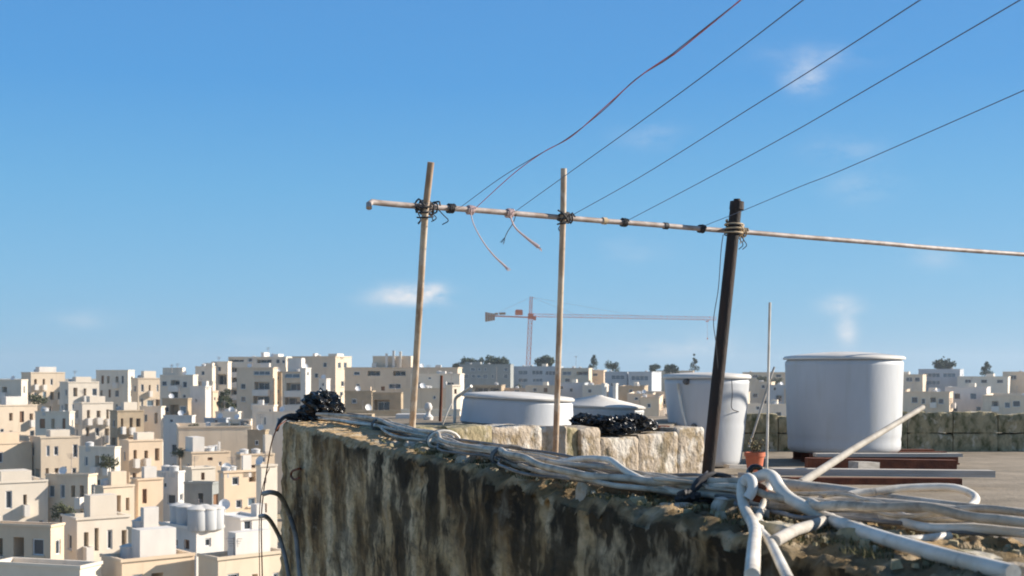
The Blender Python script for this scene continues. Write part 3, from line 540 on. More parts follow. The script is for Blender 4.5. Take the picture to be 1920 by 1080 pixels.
rowsR = [(885, 940, 722, 330, 'brown', 'dark low house under the dark grey skyline block', [(893, 727, 915, 736, 'o'), (921, 727, 935, 736, 'o')]),
         (936, 985, 728, 335, 'warm', 'warm low house at the crane foot', [(945, 733, 952, 739, 'w'), (965, 732, 973, 739, 'w')]),
         (985, 1042, 723, 325, 'limestone', 'beige house right of the crane foot', [(1000, 728, 1006, 734, 'w'), (1020, 728, 1026, 735, 's')]),
         (1040, 1096, 718, 330, 'bluish', 'light house with one dark window above the flat tanks', [(1068, 728, 1074, 735, 'w'), (1050, 724, 1056, 730, 'w')]),
         (1092, 1134, 722, 322, 'pale', 'pinkish house left of the two white vent posts', [(1103, 730, 1109, 736, 'w')]),
         (1160, 1208, 724, 326, 'brown', 'brownish house right of the two white vent posts', [(1180, 730, 1186, 736, 'w')]),
         (1200, 1236, 745, 250, 'warm', 'orange sunlit house against the white tapered tank', [(1214, 757, 1220, 764, 'w')]),
         (1176, 1224, 738, 290, 'limestone', 'plain pale gable behind the flat tank lid', [(1190, 745, 1196, 750, 'w')]),
         (1392, 1475, 698, 420, 'warm', 'sandy skyline house between the two tall tanks', [(1455, 702, 1464, 707, 'w'), (1412, 703, 1420, 708, 'w')]),
         (1398, 1446, 716, 330, 'limestone', 'grey beige house below the tree between the tall tanks', [(1412, 738, 1420, 745, 'w'), (1428, 722, 1434, 728, 'w')]),
         (1440, 1500, 722, 322, 'bluish', 'light house with a dark square window beside the right tank', [(1456, 742, 1465, 752, 'o'), (1450, 726, 1455, 732, 'w')]),
         (1400, 1480, 758, 260, 'pale', 'flat pale house seen over the olive roof parapet', [(1418, 762, 1424, 768, 'w')]),
         (1640, 1730, 702, 420, 'limestone', 'beige skyline house right of the largest tank', [(1700, 708, 1710, 715, 'w'), (1716, 708, 1724, 715, 'w')]),
         (1722, 1800, 692, 430, 'bluish', 'tall blue skyline block near the right edge', [(1735, 700, 1760, 707, 'g'), (1770, 700, 1790, 707, 'g'), (1735, 714, 1760, 721, 'g')]),
         (1795, 1890, 706, 415, 'pale', 'pale long skyline house near the right edge', [(1810, 712, 1820, 718, 'w'), (1840, 712, 1850, 718, 'w'), (1870, 712, 1880, 718, 'w')]),
         (1880, 1980, 697, 425, 'warm', 'honey skyline house cut by the right edge', [(1895, 704, 1905, 711, 'w')]),
         (1690, 1780, 735, 300, 'warm', 'honey lower house right of the largest tank', [(1710, 745, 1720, 755, 'w'), (1745, 745, 1755, 755, 'b')]),
         (1772, 1850, 726, 310, 'white', 'white lower house near the right edge', [(1790, 738, 1800, 748, 'w'), (1820, 738, 1830, 748, 'g')]),
         (1842, 1960, 742, 290, 'limestone', 'beige lower house cut by the right edge', [(1860, 752, 1872, 762, 'b'), (1900, 752, 1912, 762, 'w')])]
for (x0, x1, yt, Y, m_, lb, wl) in rowsR:
    a_ = 8 if x1 < 1380 else 24
    b = building('house', lb, x0, x1, x1 + 7, yt, Y, a_, m_, left=wl, cat='house', pent=[(.3, .45, .2, .5, 1.6, 'pale')] if (x0 % 3) else []); T.append(b)
# darker filler masses of roofs between the rows
for k, (x0, x1, yt, Y, m_) in enumerate([(560, 660, 765, 222, 'limestone'), (850, 900, 742, 250, 'limestone'), (640, 760, 770, 170, 'brown'), (752, 862, 768, 160, 'pale'), (1305, 1400, 704, 450, 'pale'), (1472, 1560, 700, 455, 'limestone'), (1560, 1650, 697, 460, 'pale'),
                                         (480, 560, 772, 190, 'pale'), (1210, 1400, 735, 300, 'limestone'), (1470, 1700, 730, 310, 'limestone')]):
    lb = ['flat house low behind the black bundle', 'low house right behind the slanted pipe', 'brown flat roof strip just above the wall left of the first pole', 'pink white flat roof strip right of the first pole',
          'pale skyline house hidden behind the tapered tank', 'beige skyline house hidden behind the largest tank', 'pale skyline house at the far side of the largest tank', 'pale house behind the far wall corner',
          'beige house hidden behind the tapered tank', 'beige house hidden behind the largest tank'][k]
    building('house', lb, x0, x1, x1 + 6, yt, Y, 8 if x1 < 1380 else 26, m_, left=grid_w(x0 + 5, x1 - 3, 3, yt + 5, yt + 30, 1, .25, .5, 'w'), cat='house')
# tanks and heaters standing on many of the old roofs
rt = random.Random(3)
for b in T:
    if b.LL < 3.5 or b.LR < 3: continue
    lb = b.root['label'].split(',')[0].split(' with ')[0]
    if 'skyline block' in lb or 'light house' in lb: lb = b.root['label'].replace('pale blue skyline block with ', 'skyline block with ')
    for q_ in range(rt.choice((1, 1, 2))):
        roof_tank(b, rt.uniform(.15, .85), rt.uniform(.12, .6), ' '.join((('small white' if q_ == 0 else 'second white') + ' tank on the ' + lb).split()[:16]), rt.uniform(.7, 1.0))
# white vent posts and mast
for x, lb in ((1133, 'left one of two square white vent posts above the flat tank lid'), (1154, 'right one of two square white vent posts above the flat tank lid')):
    m_ = MB(); p = W(x, 735, 40); m_.box((p.x, 40, W(x, 740, 40).z), (.115, .115, .62), R(50)); m_.box((p.x, 40, W(x, 720, 40).z), (.14, .14, .05), R(50))
    tag(m_.build('vent_post', 'white', loc=(p.x, 40, W(x, 758, 40).z)), lb, 'vent post', 'white vent posts behind the tank lid')
m_ = MB(); m_.box((W(1143, 0, 40).x, 40.3, W(0, 758, 40).z - .5), (1.4, 1.4, 1.0)); m_.box((W(1143, 0, 40).x, 40.3, -8), (1.2, 1.2, 13.5))
tag(m_.build('chimney_block', 'white', loc=(W(1143, 0, 40).x, 40.3, -14)), 'white chimney block carrying the two vent posts', 'chimney')
antenna(1080, 667, 700, 400, 'lone aerial mast on the skyline right of the second pole'); antenna(931, 688, 725, 300, 'pale aerial mast in front of the dark grey block')
antenna(540, 672, 690, 248, 'roof aerial over the right balcony block'); antenna(322, 683, 700, 262, 'roof aerial on the low pinkish house'); antenna(746, 668, 690, 258, 'roof aerial on the wide shaded block')

# ------------------------------------------------------------ trees
def tree(name, x, yt, yb, wpx, Y, label, kind='round', m='leaf', n=900, group=None):
    s = Y / F; H = (yb - yt) * s; w_ = wpx * s; base = W(x, yb, Y); zg = ground_z(Y) - .3
    root = empty(name, (base.x, Y, zg), label, 'tree', group)
    tr = MB(); top = Vector((base.x, Y, base.z + H * .5)); tr.tube([(base.x, Y, zg), (base.x + .1 * w_ * .1, Y, (zg + base.z) / 2), top], [.05 * w_ + .12, .04 * w_ + .08, .04], 7)
    for k in range(5):
        a = random.uniform(0, 6.3); tr.tube([top - Vector((0, 0, H * .25)), top + Vector((math.cos(a) * w_ * .3, math.sin(a) * w_ * .3, H * random.uniform(.0, .3)))], [.05, .02], 5)
    tr.build('trunk', 'bark', root)
    cr = MB(); clumps = []
    for k in range(16 if kind == 'round' else 22):
        if kind == 'round':
            a = random.uniform(0, 6.3); r = math.sqrt(random.random()) * .36; h = random.uniform(.3, .85) - r * .4
            clumps.append((Vector((math.cos(a) * r * w_, math.sin(a) * r * w_, h * H)), random.uniform(.14, .22) * w_))
        else:
            h = random.uniform(.12, .95); r = (1 - h) * .42; a = random.uniform(0, 6.3)
            clumps.append((Vector((math.cos(a) * r * w_, math.sin(a) * r * w_, h * H)), (.12 + .2 * (1 - h)) * w_ * .8))
    for k in range(n):
        c, r = random.choice(clumps); d = Vector((random.gauss(0, 1), random.gauss(0, 1), random.gauss(0, .8))).normalized() * r * random.uniform(.5, 1.1)
        p = base + c + d; q = Vector((random.gauss(0, 1), random.gauss(0, 1), random.gauss(0, 1))).normalized(); e = q.orthogonal().normalized(); g = q.cross(e); sz = w_ * random.uniform(.02, .05)
        cr.quad(p - e * sz - g * sz * .6, p + e * sz - g * sz * .6, p + e * sz * .8 + g * sz * .7, p - e * sz * .8 + g * sz * .7)
    cr.build('crown', m, root)
tree('tree', 424, 726, 772, 34, 222, 'dark green bushy tree beside the grey balcony block', n=2600, m='leaf2')
tree('tree', 415, 735, 775, 18, 221, 'slim tree hugging the slim sunlit house', n=900, m='leaf')
for (x, yt, yb, w_, k, lb, mm) in [(880, 676, 690, 30, 'round', 'dark treetop above the left end of the dark grey block', 'leaf'), (918, 674, 690, 34, 'round', 'widest treetop above the middle of the dark grey block', 'leaf'),
        (945, 675, 690, 26, 'round', 'treetop above the right end of the dark grey block', 'leaf'), (1020, 673, 694, 36, 'round', 'rounded treetop between crane mast and second pole', 'leaf'),
        (1113, 671, 696, 17, 'cone', 'pointed tree right of the lone aerial mast', 'leaf'), (1148, 679, 699, 22, 'round', 'round bushy tree on the skyline above the pale blue block', 'leaf'),
        (1228, 685, 699, 18, 'round', 'small treetop just left of the white tapered tank', 'leaf'), (1262, 687, 700, 26, 'round', 'low wide treetop above the left rim of the tapered tank', 'leaf'),
        (1302, 670, 698, 14, 'cone', 'tall slim cypress above the tapered tank', 'leaf'), (862, 684, 694, 22, 'round', 'low shrub crown at the left foot of the dark grey block', 'leaf2'),
        (1770, 678, 700, 34, 'round', 'rounded treetop near the right edge of the skyline', 'leaf'), (1850, 684, 705, 20, 'cone', 'pointed tree near the right edge of the skyline', 'leaf')]:
    tree('tree', x, yt - (yb - yt) * .3, yb, w_ * 1.3, 455 if x < 1700 else 440, lb, k, mm, 1100)
tree('tree', 1434, 704, 722, 30, 395, 'olive tree between the two tall tanks, left of the white post', n=700, m='leaf2'); tree('tree', 1457, 706, 722, 22, 393, 'olive tree between the two tall tanks, against the right tank', n=600, m='leaf2')
tree('tree', 1400, 880, 0, 1, 1, 'x', n=0) if 0 else None
for k, (x, yt, yb, w_, Y) in enumerate([(336, 838, 858, 34, 168), (362, 792, 806, 22, 200), (392, 915, 930, 26, 141), (1208, 745, 760, 22, 280), (972, 720, 736, 24, 345), (205, 850, 880, 40, 158), (70, 735, 760, 40, 240), (120, 940, 975, 46, 120)]):
    tree('shrub', x, yt, yb, w_, Y, ['dusty shrub at the left of the retaining wall', 'small yellowish shrub in a terrace garden', 'shrub over the grey courtyard', 'shrub by the orange sunlit house', 'shrub at the crane foot',
         'shrub between the far left middle houses', 'tree among the far left skyline houses', 'shrub among the lowest far left houses'][k], n=600, m='leaf2')

# ------------------------------------------------------------ tower crane
cy_ = 520.0; s = cy_ / F
cr = empty('tower_crane', (W(989, 735, cy_).x, cy_, ground_z(cy_)), 'distant tower crane with red upper mast and long thin jib reaching right', 'crane')
def lattice(mb, a, b, w, seg, r, tri=False):
    a, b = Vector(a), Vector(b); d = (b - a).normalized(); up = Vector((0, 1, 0)); x = d.cross(up).normalized()
    if tri: offs = [up * w / 2 + x * 0, -up * w / 2 + x * 0, (x if x.z > 0 else -x) * w * .95]
    else: offs = [x * w / 2 + up * w / 2, -x * w / 2 + up * w / 2, -x * w / 2 - up * w / 2, x * w / 2 - up * w / 2]
    for o in offs: mb.beam(a + o, b + o, r * 1.6)
    L = (b - a).length; n = int(L / seg)
    for i in range(n):
        p, q = a.lerp(b, i / n), a.lerp(b, (i + 1) / n)
        for k in range(len(offs)):
            o1, o2 = offs[k], offs[(k + 1) % len(offs)]
            mb.beam(p + o1, q + o2, r); mb.beam(q + o1, q + o2, r)
m0, m1, m2, m3 = W(987, 800, cy_), W(990, 690, cy_), W(994.5, 597, cy_), W(996, 557, cy_)
a_ = MB(); lattice(a_, m0, m1, 1.7, 2.0, .26); a_.build('mast', 'crane_white', cr).__setitem__('label', 'pale lower half of the mast')
a_ = MB(); lattice(a_, m1, m2, 1.6, 2.0, .15); a_.build('mast', 'crane_red', cr).__setitem__('label', 'red upper half of the mast')
a_ = MB(); lattice(a_, m2 + Vector((0, 0, .5)), m3, 1.0, 2.0, .14); a_.build('tower_head', 'crane_red', cr)
j0, j1 = W(1000, 594, cy_), W(1342, 600, cy_)
a_ = MB(); lattice(a_, j0, j1, 1.3, 2.4, .075, True); a_.build('jib', 'crane_red', cr)
a_ = MB(); c0, c1 = W(916, 592, cy_), W(990, 595, cy_)
for o in (-.8, .8): a_.beam(c0 + Vector((0, o, 0)), c1 + Vector((0, o, 0)), .35, .45)
for i in range(9): p = c0.lerp(c1, i / 8); a_.beam(p + Vector((0, -.8, 0)), p + Vector((0, .8, 0)), .2)
a_.build('counter_jib', 'crane_red', cr)
a_ = MB(); p = W(916, 593, cy_)
for k in range(4): a_.box((p.x - .9 + k * 1.0, cy_, p.z - .3), (.9, 2.0, 3.8 - .35 * k))
a_.build('counterweight', 'crane_dark', cr)
a_ = MB(); p = W(942, 588, cy_); a_.box((p.x, cy_, p.z), (2.6, 1.5, .9)); a_.lathe([(0, -.4), (.7, -.4), (.7, .4), (0, .4)], (p.x - 2.4, cy_, p.z - .1), 12); a_.build('winch', 'crane_dark', cr)
a_ = MB(); p = W(973, 586.5, cy_); a_.box((p.x, cy_, p.z), (3.1, 1.8, 1.9)); a_.box((p.x, cy_, p.z + 1.1), (2.6, 1.5, .3)); a_.build('machinery_box', 'crane_red', cr)
a_ = MB(); p = W(995, 593, cy_); a_.box((p.x, cy_ - .2, p.z), (2.2, 2.0, 2.2)); a_.box((p.x + 1.6, cy_ - 1.3, p.z - .8), (1.2, 1.2, 1.7)); a_.build('cab', 'crane_red', cr)
a_ = MB()
for tgt in (W(1090, 594, cy_), W(1215, 596, cy_), W(925, 590, cy_)): a_.beam(m3, tgt, .07)
a_.build('tie_rod', 'crane_white', cr)
a_ = MB(); p = W(1326, 601, cy_); a_.box((p.x, cy_, p.z - .3), (1.2, 1.2, .35)); a_.beam((p.x, cy_, p.z - .4), (p.x + .1, cy_, p.z - 7), .07); a_.box((p.x + .1, cy_, p.z - 7.3), (.4, .4, .7)); a_.build('trolley', 'crane_red', cr)

# ------------------------------------------------------------ the near roof
FLZ = -.87
WT = -.40                                         # wall top
A0 = Wz(530, 790, WT); B0 = Wz(1400, 1005, WT); dW = (B0 - A0).normalized()      # near top edge of the wall
nW = Vector((-dW.y, dW.x, 0))                     # across the wall, away from the camera
if nW.x < 0: nW = -nW
LW = 13.5; TH = .56
m_ = MB()
P = [A0 + nW * .3 + dW * .3, A0 + dW * LW + nW * .3, A0 + dW * LW + nW * 8, Vector((9, 15.2, 0)), Vector((-1.1, 15.2, 0))]
m_.v = [(p.x, p.y, FLZ) for p in P] + [(p.x, p.y, -33) for p in P]; n_ = len(P)
m_.f = [tuple(range(n_))] + [(i, i + n_, (i + 1) % n_ + n_, (i + 1) % n_) for i in range(n_)]
tag(m_.build('roof_terrace', 'floor'), kind='structure')
# the stained parapet: grid wrapped over the section, local x runs along the wall, eroded edge
def parapet():
    sec = []                                     # (across, z) from the foot of the outer face over the top to the inner foot
    zz_ = [-32, -12, -5, -3, -2.2] + [-1.8 + .03 * i for i in range(46)]
    for z in zz_: sec.append((0.0, z if z < WT - .03 else WT - .03))
    sec = [q for i, q in enumerate(sec) if q[1] <= WT - .045] + [(0.002, WT - .03), (.008, WT - .014), (.02, WT - .004)]
    sec += [(.03 + (TH - .06) * i / 36, WT) for i in range(37)]
    sec += [(TH - .01, WT - .01), (TH, WT - .03), (TH, -.6), (TH, FLZ - .05)]
    n = 1000; v = []; f = []; m = len(sec)
    for i in range(n + 1):
        u = LW * (i / n) ** .92
        chunk = noise.noise(Vector((u * 2.1, 3.3, 0))) * .5 + noise.noise(Vector((u * 6.3, 1.3, 0))) * .3 + noise.noise(Vector((u * 17, 7.3, 0))) * .15
        rag = max(0, (u - 3.0) / 5.0)
        for (a, z) in sec:
            d = max(0, 1 - abs(z - (WT - .02)) / .30)
            top = z > WT - .031 and a < TH
            pos = Vector((u * (.30 if not top else 1.), a, z)); q = noise.noise(pos * 9) * .5 + noise.noise(pos * 24) * .28 + noise.noise(pos * 60) * .26
            q2 = noise.noise(Vector((u * 4, a * 4, z * 2.5)))          # vertical flutes of the outer face
            zz = z; aa = a
            if top:
                e = max(0, 1 - a / .16); zz += q * (.018 + .03 * min(rag, 1)) - e * (max(0, chunk - .08) * (.05 + .12 * min(rag, 1.2)) + .008) + noise.noise(pos * 110) * .008
                if rag > .2: zz += (noise.noise(Vector((u * 1.7, a * 5, 4))) * .02 + noise.noise(Vector((u * 5, a * 11, 9))) * .02) * min(rag, 1)
            elif a < .1:
                aa += (q * .026 + q2 * .006) * (1 if z > -3 else .2) + d * max(0, chunk - .08 + q * .25) * .055 + noise.noise(Vector((u * 2, z * 1.3, 8))) * .02 + noise.noise(pos * 90) * .006
            ub = u
            if u < .001 and False: ub = u
            bat = -(z - WT) * .12 if z > -3 else .3                    # the end leans outwards a little
            k = max(0, 1 - u / .7); uu = ub - bat * k + (q * .03) * k
            p = A0 + dW * uu + nW * aa
            v.append((uu, aa, zz))
    for i in range(n):
        for j in range(m - 1): a = i * m + j; f.append((a, a + m, a + m + 1, a + 1))
    f.append(tuple(range(m)))
    me = D.meshes.new('parapet_wall'); me.from_pydata(v, [], f); me.materials.append(MT['concrete']); me.polygons.foreach_set('use_smooth', [True] * len(me.polygons))
    me.set_sharp_from_angle(angle=R(65))
    o = D.objects.new('parapet_wall', me); COL.objects.link(o)
    o.matrix_world = Matrix(((dW.x, nW.x, 0, A0.x), (dW.y, nW.y, 0, A0.y), (0, 0, 1, 0), (0, 0, 0, 1)))
    return o
pw = parapet(); tag(pw, 'thick old concrete parapet with black water streaks and ochre lichen top, running into the foreground', 'wall')
# iron hook on the outer face
def face_pt(px, py, out=0.0):                     # point on the outer face of the parapet
    s_ = (px - 960) / F; n3 = nW; t_ = (A0.x * n3.x + A0.y * n3.y - out) / (s_ * n3.x + n3.y); return Vector((s_ * t_, t_, (HZ - py) / F * t_))
thing_tube('iron_hook', [face_pt(566, 880, -.03), face_pt(560, 879, .05), face_pt(548, 884, .06), face_pt(546, 893, .06), face_pt(552, 899, .06), face_pt(561, 896, .06)], .009, 'rust', 'bent rusty iron hook sticking out of the stained wall face', 'hook')
for k, (pts, lb) in enumerate([([(494, 926, .32), (507, 923, .28), (523, 928, .2), (534, 945, .13), (543, 966, .08), (550, 988, .06), (556, 1015, .04), (563, 1085, .03)], 'larger upper curved conduit bending out of the wall below the hook'),
                               ([(488, 968, .30), (498, 968, .28), (508, 978, .2), (518, 995, .12), (526, 1013, .08), (536, 1050, .05), (545, 1100, .03)], 'smaller lower curved conduit at the bottom of the wall end')]):
    thing_tube('curved_conduit', [face_pt(x, y, o) for x, y, o in pts], .0185 if k == 0 else .017, 'bluecable', lb, 'conduit', 'curved grey conduits on the wall end')
thing_tube('thin_wire', [A0 + nW * .05 + Vector((0, 0, .02)), face_pt(522, 800, .10), face_pt(510, 828, .14), face_pt(502, 870, .16), face_pt(494, 925, .18), face_pt(490, 980, .2), face_pt(492, 1090, .2)], .005, 'rust', 'thin rusty wire hanging down past the wall end', 'wire')
thing_tube('thin_wire', [face_pt(505, 878, .15), face_pt(496, 900, .2), face_pt(488, 940, .2), face_pt(486, 1000, .2), face_pt(487, 1090, .2)], .0035, 'rust', 'thinner second wire close to the long rusty one', 'wire')

# raised stone block wall behind the cables, blocks lit from the right
def block(p0, p1, z0, z1, dep, nrm, name, m, parent, amp=.02, seed=0, res=.022):
    L = (p1 - p0).length; d = (p1 - p0).normalized(); nx = max(3, int(L / res)); nz_ = max(3, int((z1 - z0) / res)); ny = 4
    v = []; f = []; rows = []
    prof = [(0, z0 + (z1 - z0) * j / nz_) for j in range(nz_ + 1)] + [(dep * j / ny, z1) for j in range(1, ny + 1)] + [(dep, z0)]
    for i in range(nx + 1):
        for k, (a, z) in enumerate(prof):
            u = L * i / nx; q = Vector((u + seed * 3.1, a, z)); dd = noise.noise(q * 5) * .5 + noise.noise(q * 14) * .35 + noise.noise(q * 38) * .2
            eu = min(u, L - u); ez = z1 - z; rnd = max(0, 1 - eu / .012) ** 2 * .008 + max(0, 1 - ez / .03) ** 2 * .014 * (a == 0)
            p = p0 + d * u - nrm * (a + rnd) + nrm * dd * amp; zz = z + (dd * amp * .9 if k >= nz_ else 0) - max(0, 1 - eu / .02) ** 2 * .006 * (k >= nz_) + noise.noise(Vector((u * 4, seed * 5.5, 1))) * .015 * (k >= nz_)
            v.append((p.x, p.y, zz))
    m2 = len(prof)
    for i in range(nx):
        for j in range(m2 - 1): a = i * m2 + j; f.append((a, a + m2, a + m2 + 1, a + 1))
    f += [tuple(range(m2)), tuple(nx * m2 + k for k in reversed(range(m2)))]
    b_ = MB(); b_.v = v; b_.f = f; return b_.build(name, m, parent, smooth=True)
r0 = W(730, 0, 8.85); r1 = W(1322, 0, 10.6); r0.z = r1.z = 0; rd = (r1 - r0).normalized(); rn = Vector((rd.y, -rd.x, 0))
rw = empty('stone_block_wall', (r0.x, r0.y, FLZ), 'low rough wall of whitewashed stone blocks behind the cable bundle', 'wall')
cuts = [0, .16, .29, .44, .52, .565, .63, .76, .90, 1.0]; Lr = (r1 - r0).length
tops = [-.375, -.385, -.39, -.40, -.41, -.425, -.50, -.48, -.44]
for i in range(9):
    a = r0 + rd * (Lr * cuts[i] + .0015); b_ = r0 + rd * (Lr * cuts[i + 1] - .0015)
    off = -.035 if i == 4 else 0
    block(a + rn * off, b_ + rn * off, FLZ - .02, tops[i] - .002, .42, rn, 'stone_block', 'mossy' if i in (0, 1, 4) else 'rubble', rw, .014, i)
# slab behind that wall, carrying the wide tanks
m_ = MB(); q = [r0 - rn * .43 + rd * .0, r1 - rn * .43, Vector((r1.x + .25, 13.6, 0)), Vector((-1.55, 13.6, 0)), Vector((-1.45, 10.9, 0))]
m_.v = [(p.x, p.y, -.455) for p in q] + [(p.x, p.y, -1.2) for p in q]; m_.f = [tuple(range(5))] + [(i, i + 5, (i + 1) % 5 + 5, (i + 1) % 5) for i in range(5)]
tag(m_.build('raised_roof_slab', 'floor'), kind='structure')
for k, (x0, x1, y0, y1, Y, mm, lb) in enumerate([(652, 700, 776, 790, 12.2, 'brown', 'small reddish brown kerb beside the black bundle'), (744, 800, 776, 790, 13.0, 'white', 'low whitewashed kerb behind the first pole')]):
    a = W(x0, y0, Y); b_ = W(x1, y1, Y); m_ = MB(); m_.box(((a.x + b_.x) / 2, Y, (a.z - .5) / 2), (b_.x - a.x, .25, a.z + .5))
    tag(m_.build('roof_kerb', mm, loc=(a.x, Y, -.5)), lb, 'kerb')
m_ = MB(); p = W(803, 790, 12.5); m_.lathe([(0, 0), (.045, 0), (.05, .03), (.02, .06), (.022, .09), (.035, .10), (.04, .13), (.025, .165), (0, .17)], (p.x, p.y, -.455), 16)
tag(m_.build('roof_vent', 'white', smooth=True, loc=(p.x, p.y, -.455)), 'tiny white knobbed roof vent between first pole and rusty post', 'vent')
thing_tube('rusty_post', [W(825, 790, 12.0), W(827, 745, 12.0), W(828, 704, 12.0)], .014, 'rust', 'thin rusty post standing right of the first pole', 'post', sm=3)
thing_tube('white_pipe', [W(852, 796, 11.2), W(853, 770, 11.2), W(854, 748, 11.2), W(866, 738, 11.1), W(884, 724, 11.0)], .014, 'whitepipe', 'thin white pipe bent to a slant at the left of the flat tank', 'pipe')
thing_tube('thin_stick', [W(830, 796, 10.8), W(838, 775, 10.8), W(846, 757, 10.8)], .007, 'whitepipe', 'short thin pale stick leaning by the bent white pipe', 'stick', sm=3)

# ------------------------------------------------------------ water tanks
def tank(xl, xr, yrim, ybase, Y, rb_f, label, dome, lip=.03, seams=(), wob=.0, name='water_tank', lidh=.05, tilt=0, cone=False):
    s_ = Y / F; r = (xr - xl) / 2 * s_; c = W((xl + xr) / 2, yrim, Y); zb = (HZ - ybase) * s_; h = c.z - zb
    root = empty(name, (c.x, Y, zb), label, 'water tank', 'white plastic water tanks on the near roof')
    rb = r * rb_f; prof = [(0, 0), (rb - .03, 0), (rb, .03)]
    K = 26
    for k in range(1, K + 1):
        t_ = k / K; rr = rb + (r - rb) * t_ ** .8
        for (sz, sd_) in seams: rr += sd_ * math.exp(-((t_ - sz) / .022) ** 2)
        prof.append((rr, .03 + (h - .06) * t_))
    prof.append((r - .02, h - .005)); prof.append((0, h - .005))
    m_ = MB(); m_.lathe(prof, (c.x, Y, zb), 72, wob); m_.build('body', 'plastic', root, True)
    m_ = MB(); m_.lathe([(r - .03, -.002), (r + lip, -.002), (r + lip + .004, .012), (r + lip, lidh - .012), (r + lip - .015, lidh)] + ([(r * .1, lidh + dome), (r * .09, lidh + dome + .006), (0, lidh + dome + .006)] if cone else [(r * .8, lidh + dome * .35), (r * .5, lidh + dome * .78), (r * .2, lidh + dome), (0, lidh + dome)]), (c.x, Y, c.z), 72)
    m_.build('lid', 'lid', root, True); root.rotation_euler = (0, R(tilt), 0); return root, c, r, zb
t1 = tank(866, 1072, 747, 799, 11.45, 1.04, 'wide low tank with a slightly domed lid, sunlit lower right, behind the second pole', .030, .012, lidh=.028, tilt=2.7)
t2 = tank(1034, 1206, 762, 812, 12.6, .86, 'wide tank with a conical white lid behind the black sheeting heap', .085, .01, lidh=.02, tilt=2.4, cone=True)
t3 = tank(1246, 1404, 709, 872, 12.0, .80, 'tall tapered white tank with a thin side pipe, behind the dark leaning pole', .02, .014, [(.5, -.002)], lidh=.035)
t4 = tank(1474, 1690, 674, 846, 12.6, .95, 'largest bluish white tank with a shallow domed lid, on rusty beams at the right', .045, .016, [(.12, -.006)], lidh=.03)
# fittings of the tapered tank
root, c, r, zb = t3
def on_tank(px, py, out=.0, t=t3, f_=.8):
    root, c, r, zb = t; s_ = (px - 960) / F; z = (HZ - py) / F * (c.y - r); hh = (z - zb) / (c.z - zb); rr = r * f_ + (r - r * f_) * max(0, min(1, hh)) ** .8
    dx = s_ * (c.y - r) - c.x; dx = max(-rr * .98, min(rr * .98, dx)); return Vector((c.x + dx, c.y - math.sqrt(max(rr * rr - dx * dx, 0)), z)) + Vector((dx, -math.sqrt(max(rr * rr - dx * dx, 0)), 0)).normalized() * out
m_ = MB(); m_.tube(spline([on_tank(1278, 719, .03), on_tank(1281, 740, .03), on_tank(1286, 770, .03), on_tank(1293, 800, .03)], 5), .012, 8); m_.build('side_pipe', 'whitepipe', root, True)
for (px, py) in ((1290, 716), (1304, 800)):
    m_ = MB(); p = on_tank(px, py); n_ = (p - Vector((c.x, c.y, p.z))).normalized(); m_.tube([p - n_ * .02, p + n_ * .045], .020, 12); m_.tube([p - n_ * .02, p + n_ * .02], .028, 12); m_.build('fitting', 'darkcable', root, True)
m_ = MB(); m_.tube(spline([W(1372, 712, 11.6), W(1373, 740, 11.58), W(1372, 765, 11.6), W(1385, 772, 11.72)], 5), .004, 6); m_.build('string', 'rope', root, True)
# support beams and pallet below the largest tank
root, c, r, zb = t4
for k, (yo, lb) in enumerate(((-.36, 'nearest rusty beam under the largest tank'), (.0, 'middle rusty beam under the largest tank'), (.36, 'farthest rusty beam under the largest tank'))):
    m_ = MB(); y = c.y + yo; z0 = FLZ; x0, x1 = c.x - .42, c.x + 1.0; zt = zb - .002
    m_.box(((x0 + x1) / 2, y, zt - .006), (x1 - x0, .09, .012)); m_.box(((x0 + x1) / 2, y, z0 + .008), (x1 - x0, .09, .012)); m_.box(((x0 + x1) / 2, y, (zt + z0) / 2), (x1 - x0, .012, zt - z0 - .028))
    tag(m_.build('steel_beam', 'rust', loc=(x0, y, z0)), lb, 'beam', 'rusty beams under the largest tank')
def plank(a, b, w, h, m, label, name='plank', cat='board', group=None):
    m_ = MB(); m_.beam(a, b, w, h); return tag(m_.build(name, m, loc=a), label, cat, group)
plank(W(1528, 853, 11.5), W(1800, 853, 11.6), .12, .03, 'plank', 'pale board lying right below the largest tank')
plank(W(1512, 868, 11.1), W(1790, 872, 11.2), .10, .09, 'rust', 'reddish brown timber under the pale board at the largest tank')
plank(W(1446, 884, 9.6), W(1860, 888, 9.7), .12, .05, 'plank', 'long whitewashed board lying across the roof in front of the rusty beams')
plank(W(1440, 901, 9.4), W(1800, 903, 9.5), .08, .05, 'rust', 'dark brown timber under the long whitewashed board')
plank(W(1600, 872, 10.6), W(1640, 873, 10.7), .12, .06, 'plank', 'short pale wooden block between the boards')
plank(W(1362, 874, 10.9), W(1420, 876, 11.0), .10, .03, 'plank', 'short pale board by the foot of the tapered tank')
# back parapet on the right, rough olive stone
bp_ = empty('stone_block_wall', (2.2, 14.4, FLZ), 'rough olive brown roof parapet seen between the two tall tanks', 'wall')
xx = 1.9; i = 0
while xx < 8.5:
    L = random.uniform(.38, .6); top = -.46 + random.uniform(-.05, .05)
    if 2.88 < xx + L / 2 < 3.0: top = -.75
    for (za, zb_) in ((FLZ - .02, FLZ + .20), (FLZ + .208, top)):
        if zb_ > za + .05: block(Vector((xx, 14.3, 0)), Vector((xx + L - .01, 14.3, 0)), za, zb_, .25, Vector((0, -1, 0)), 'stone_block', 'mossy', bp_, .035, i, .035)
    xx += L; i += 1

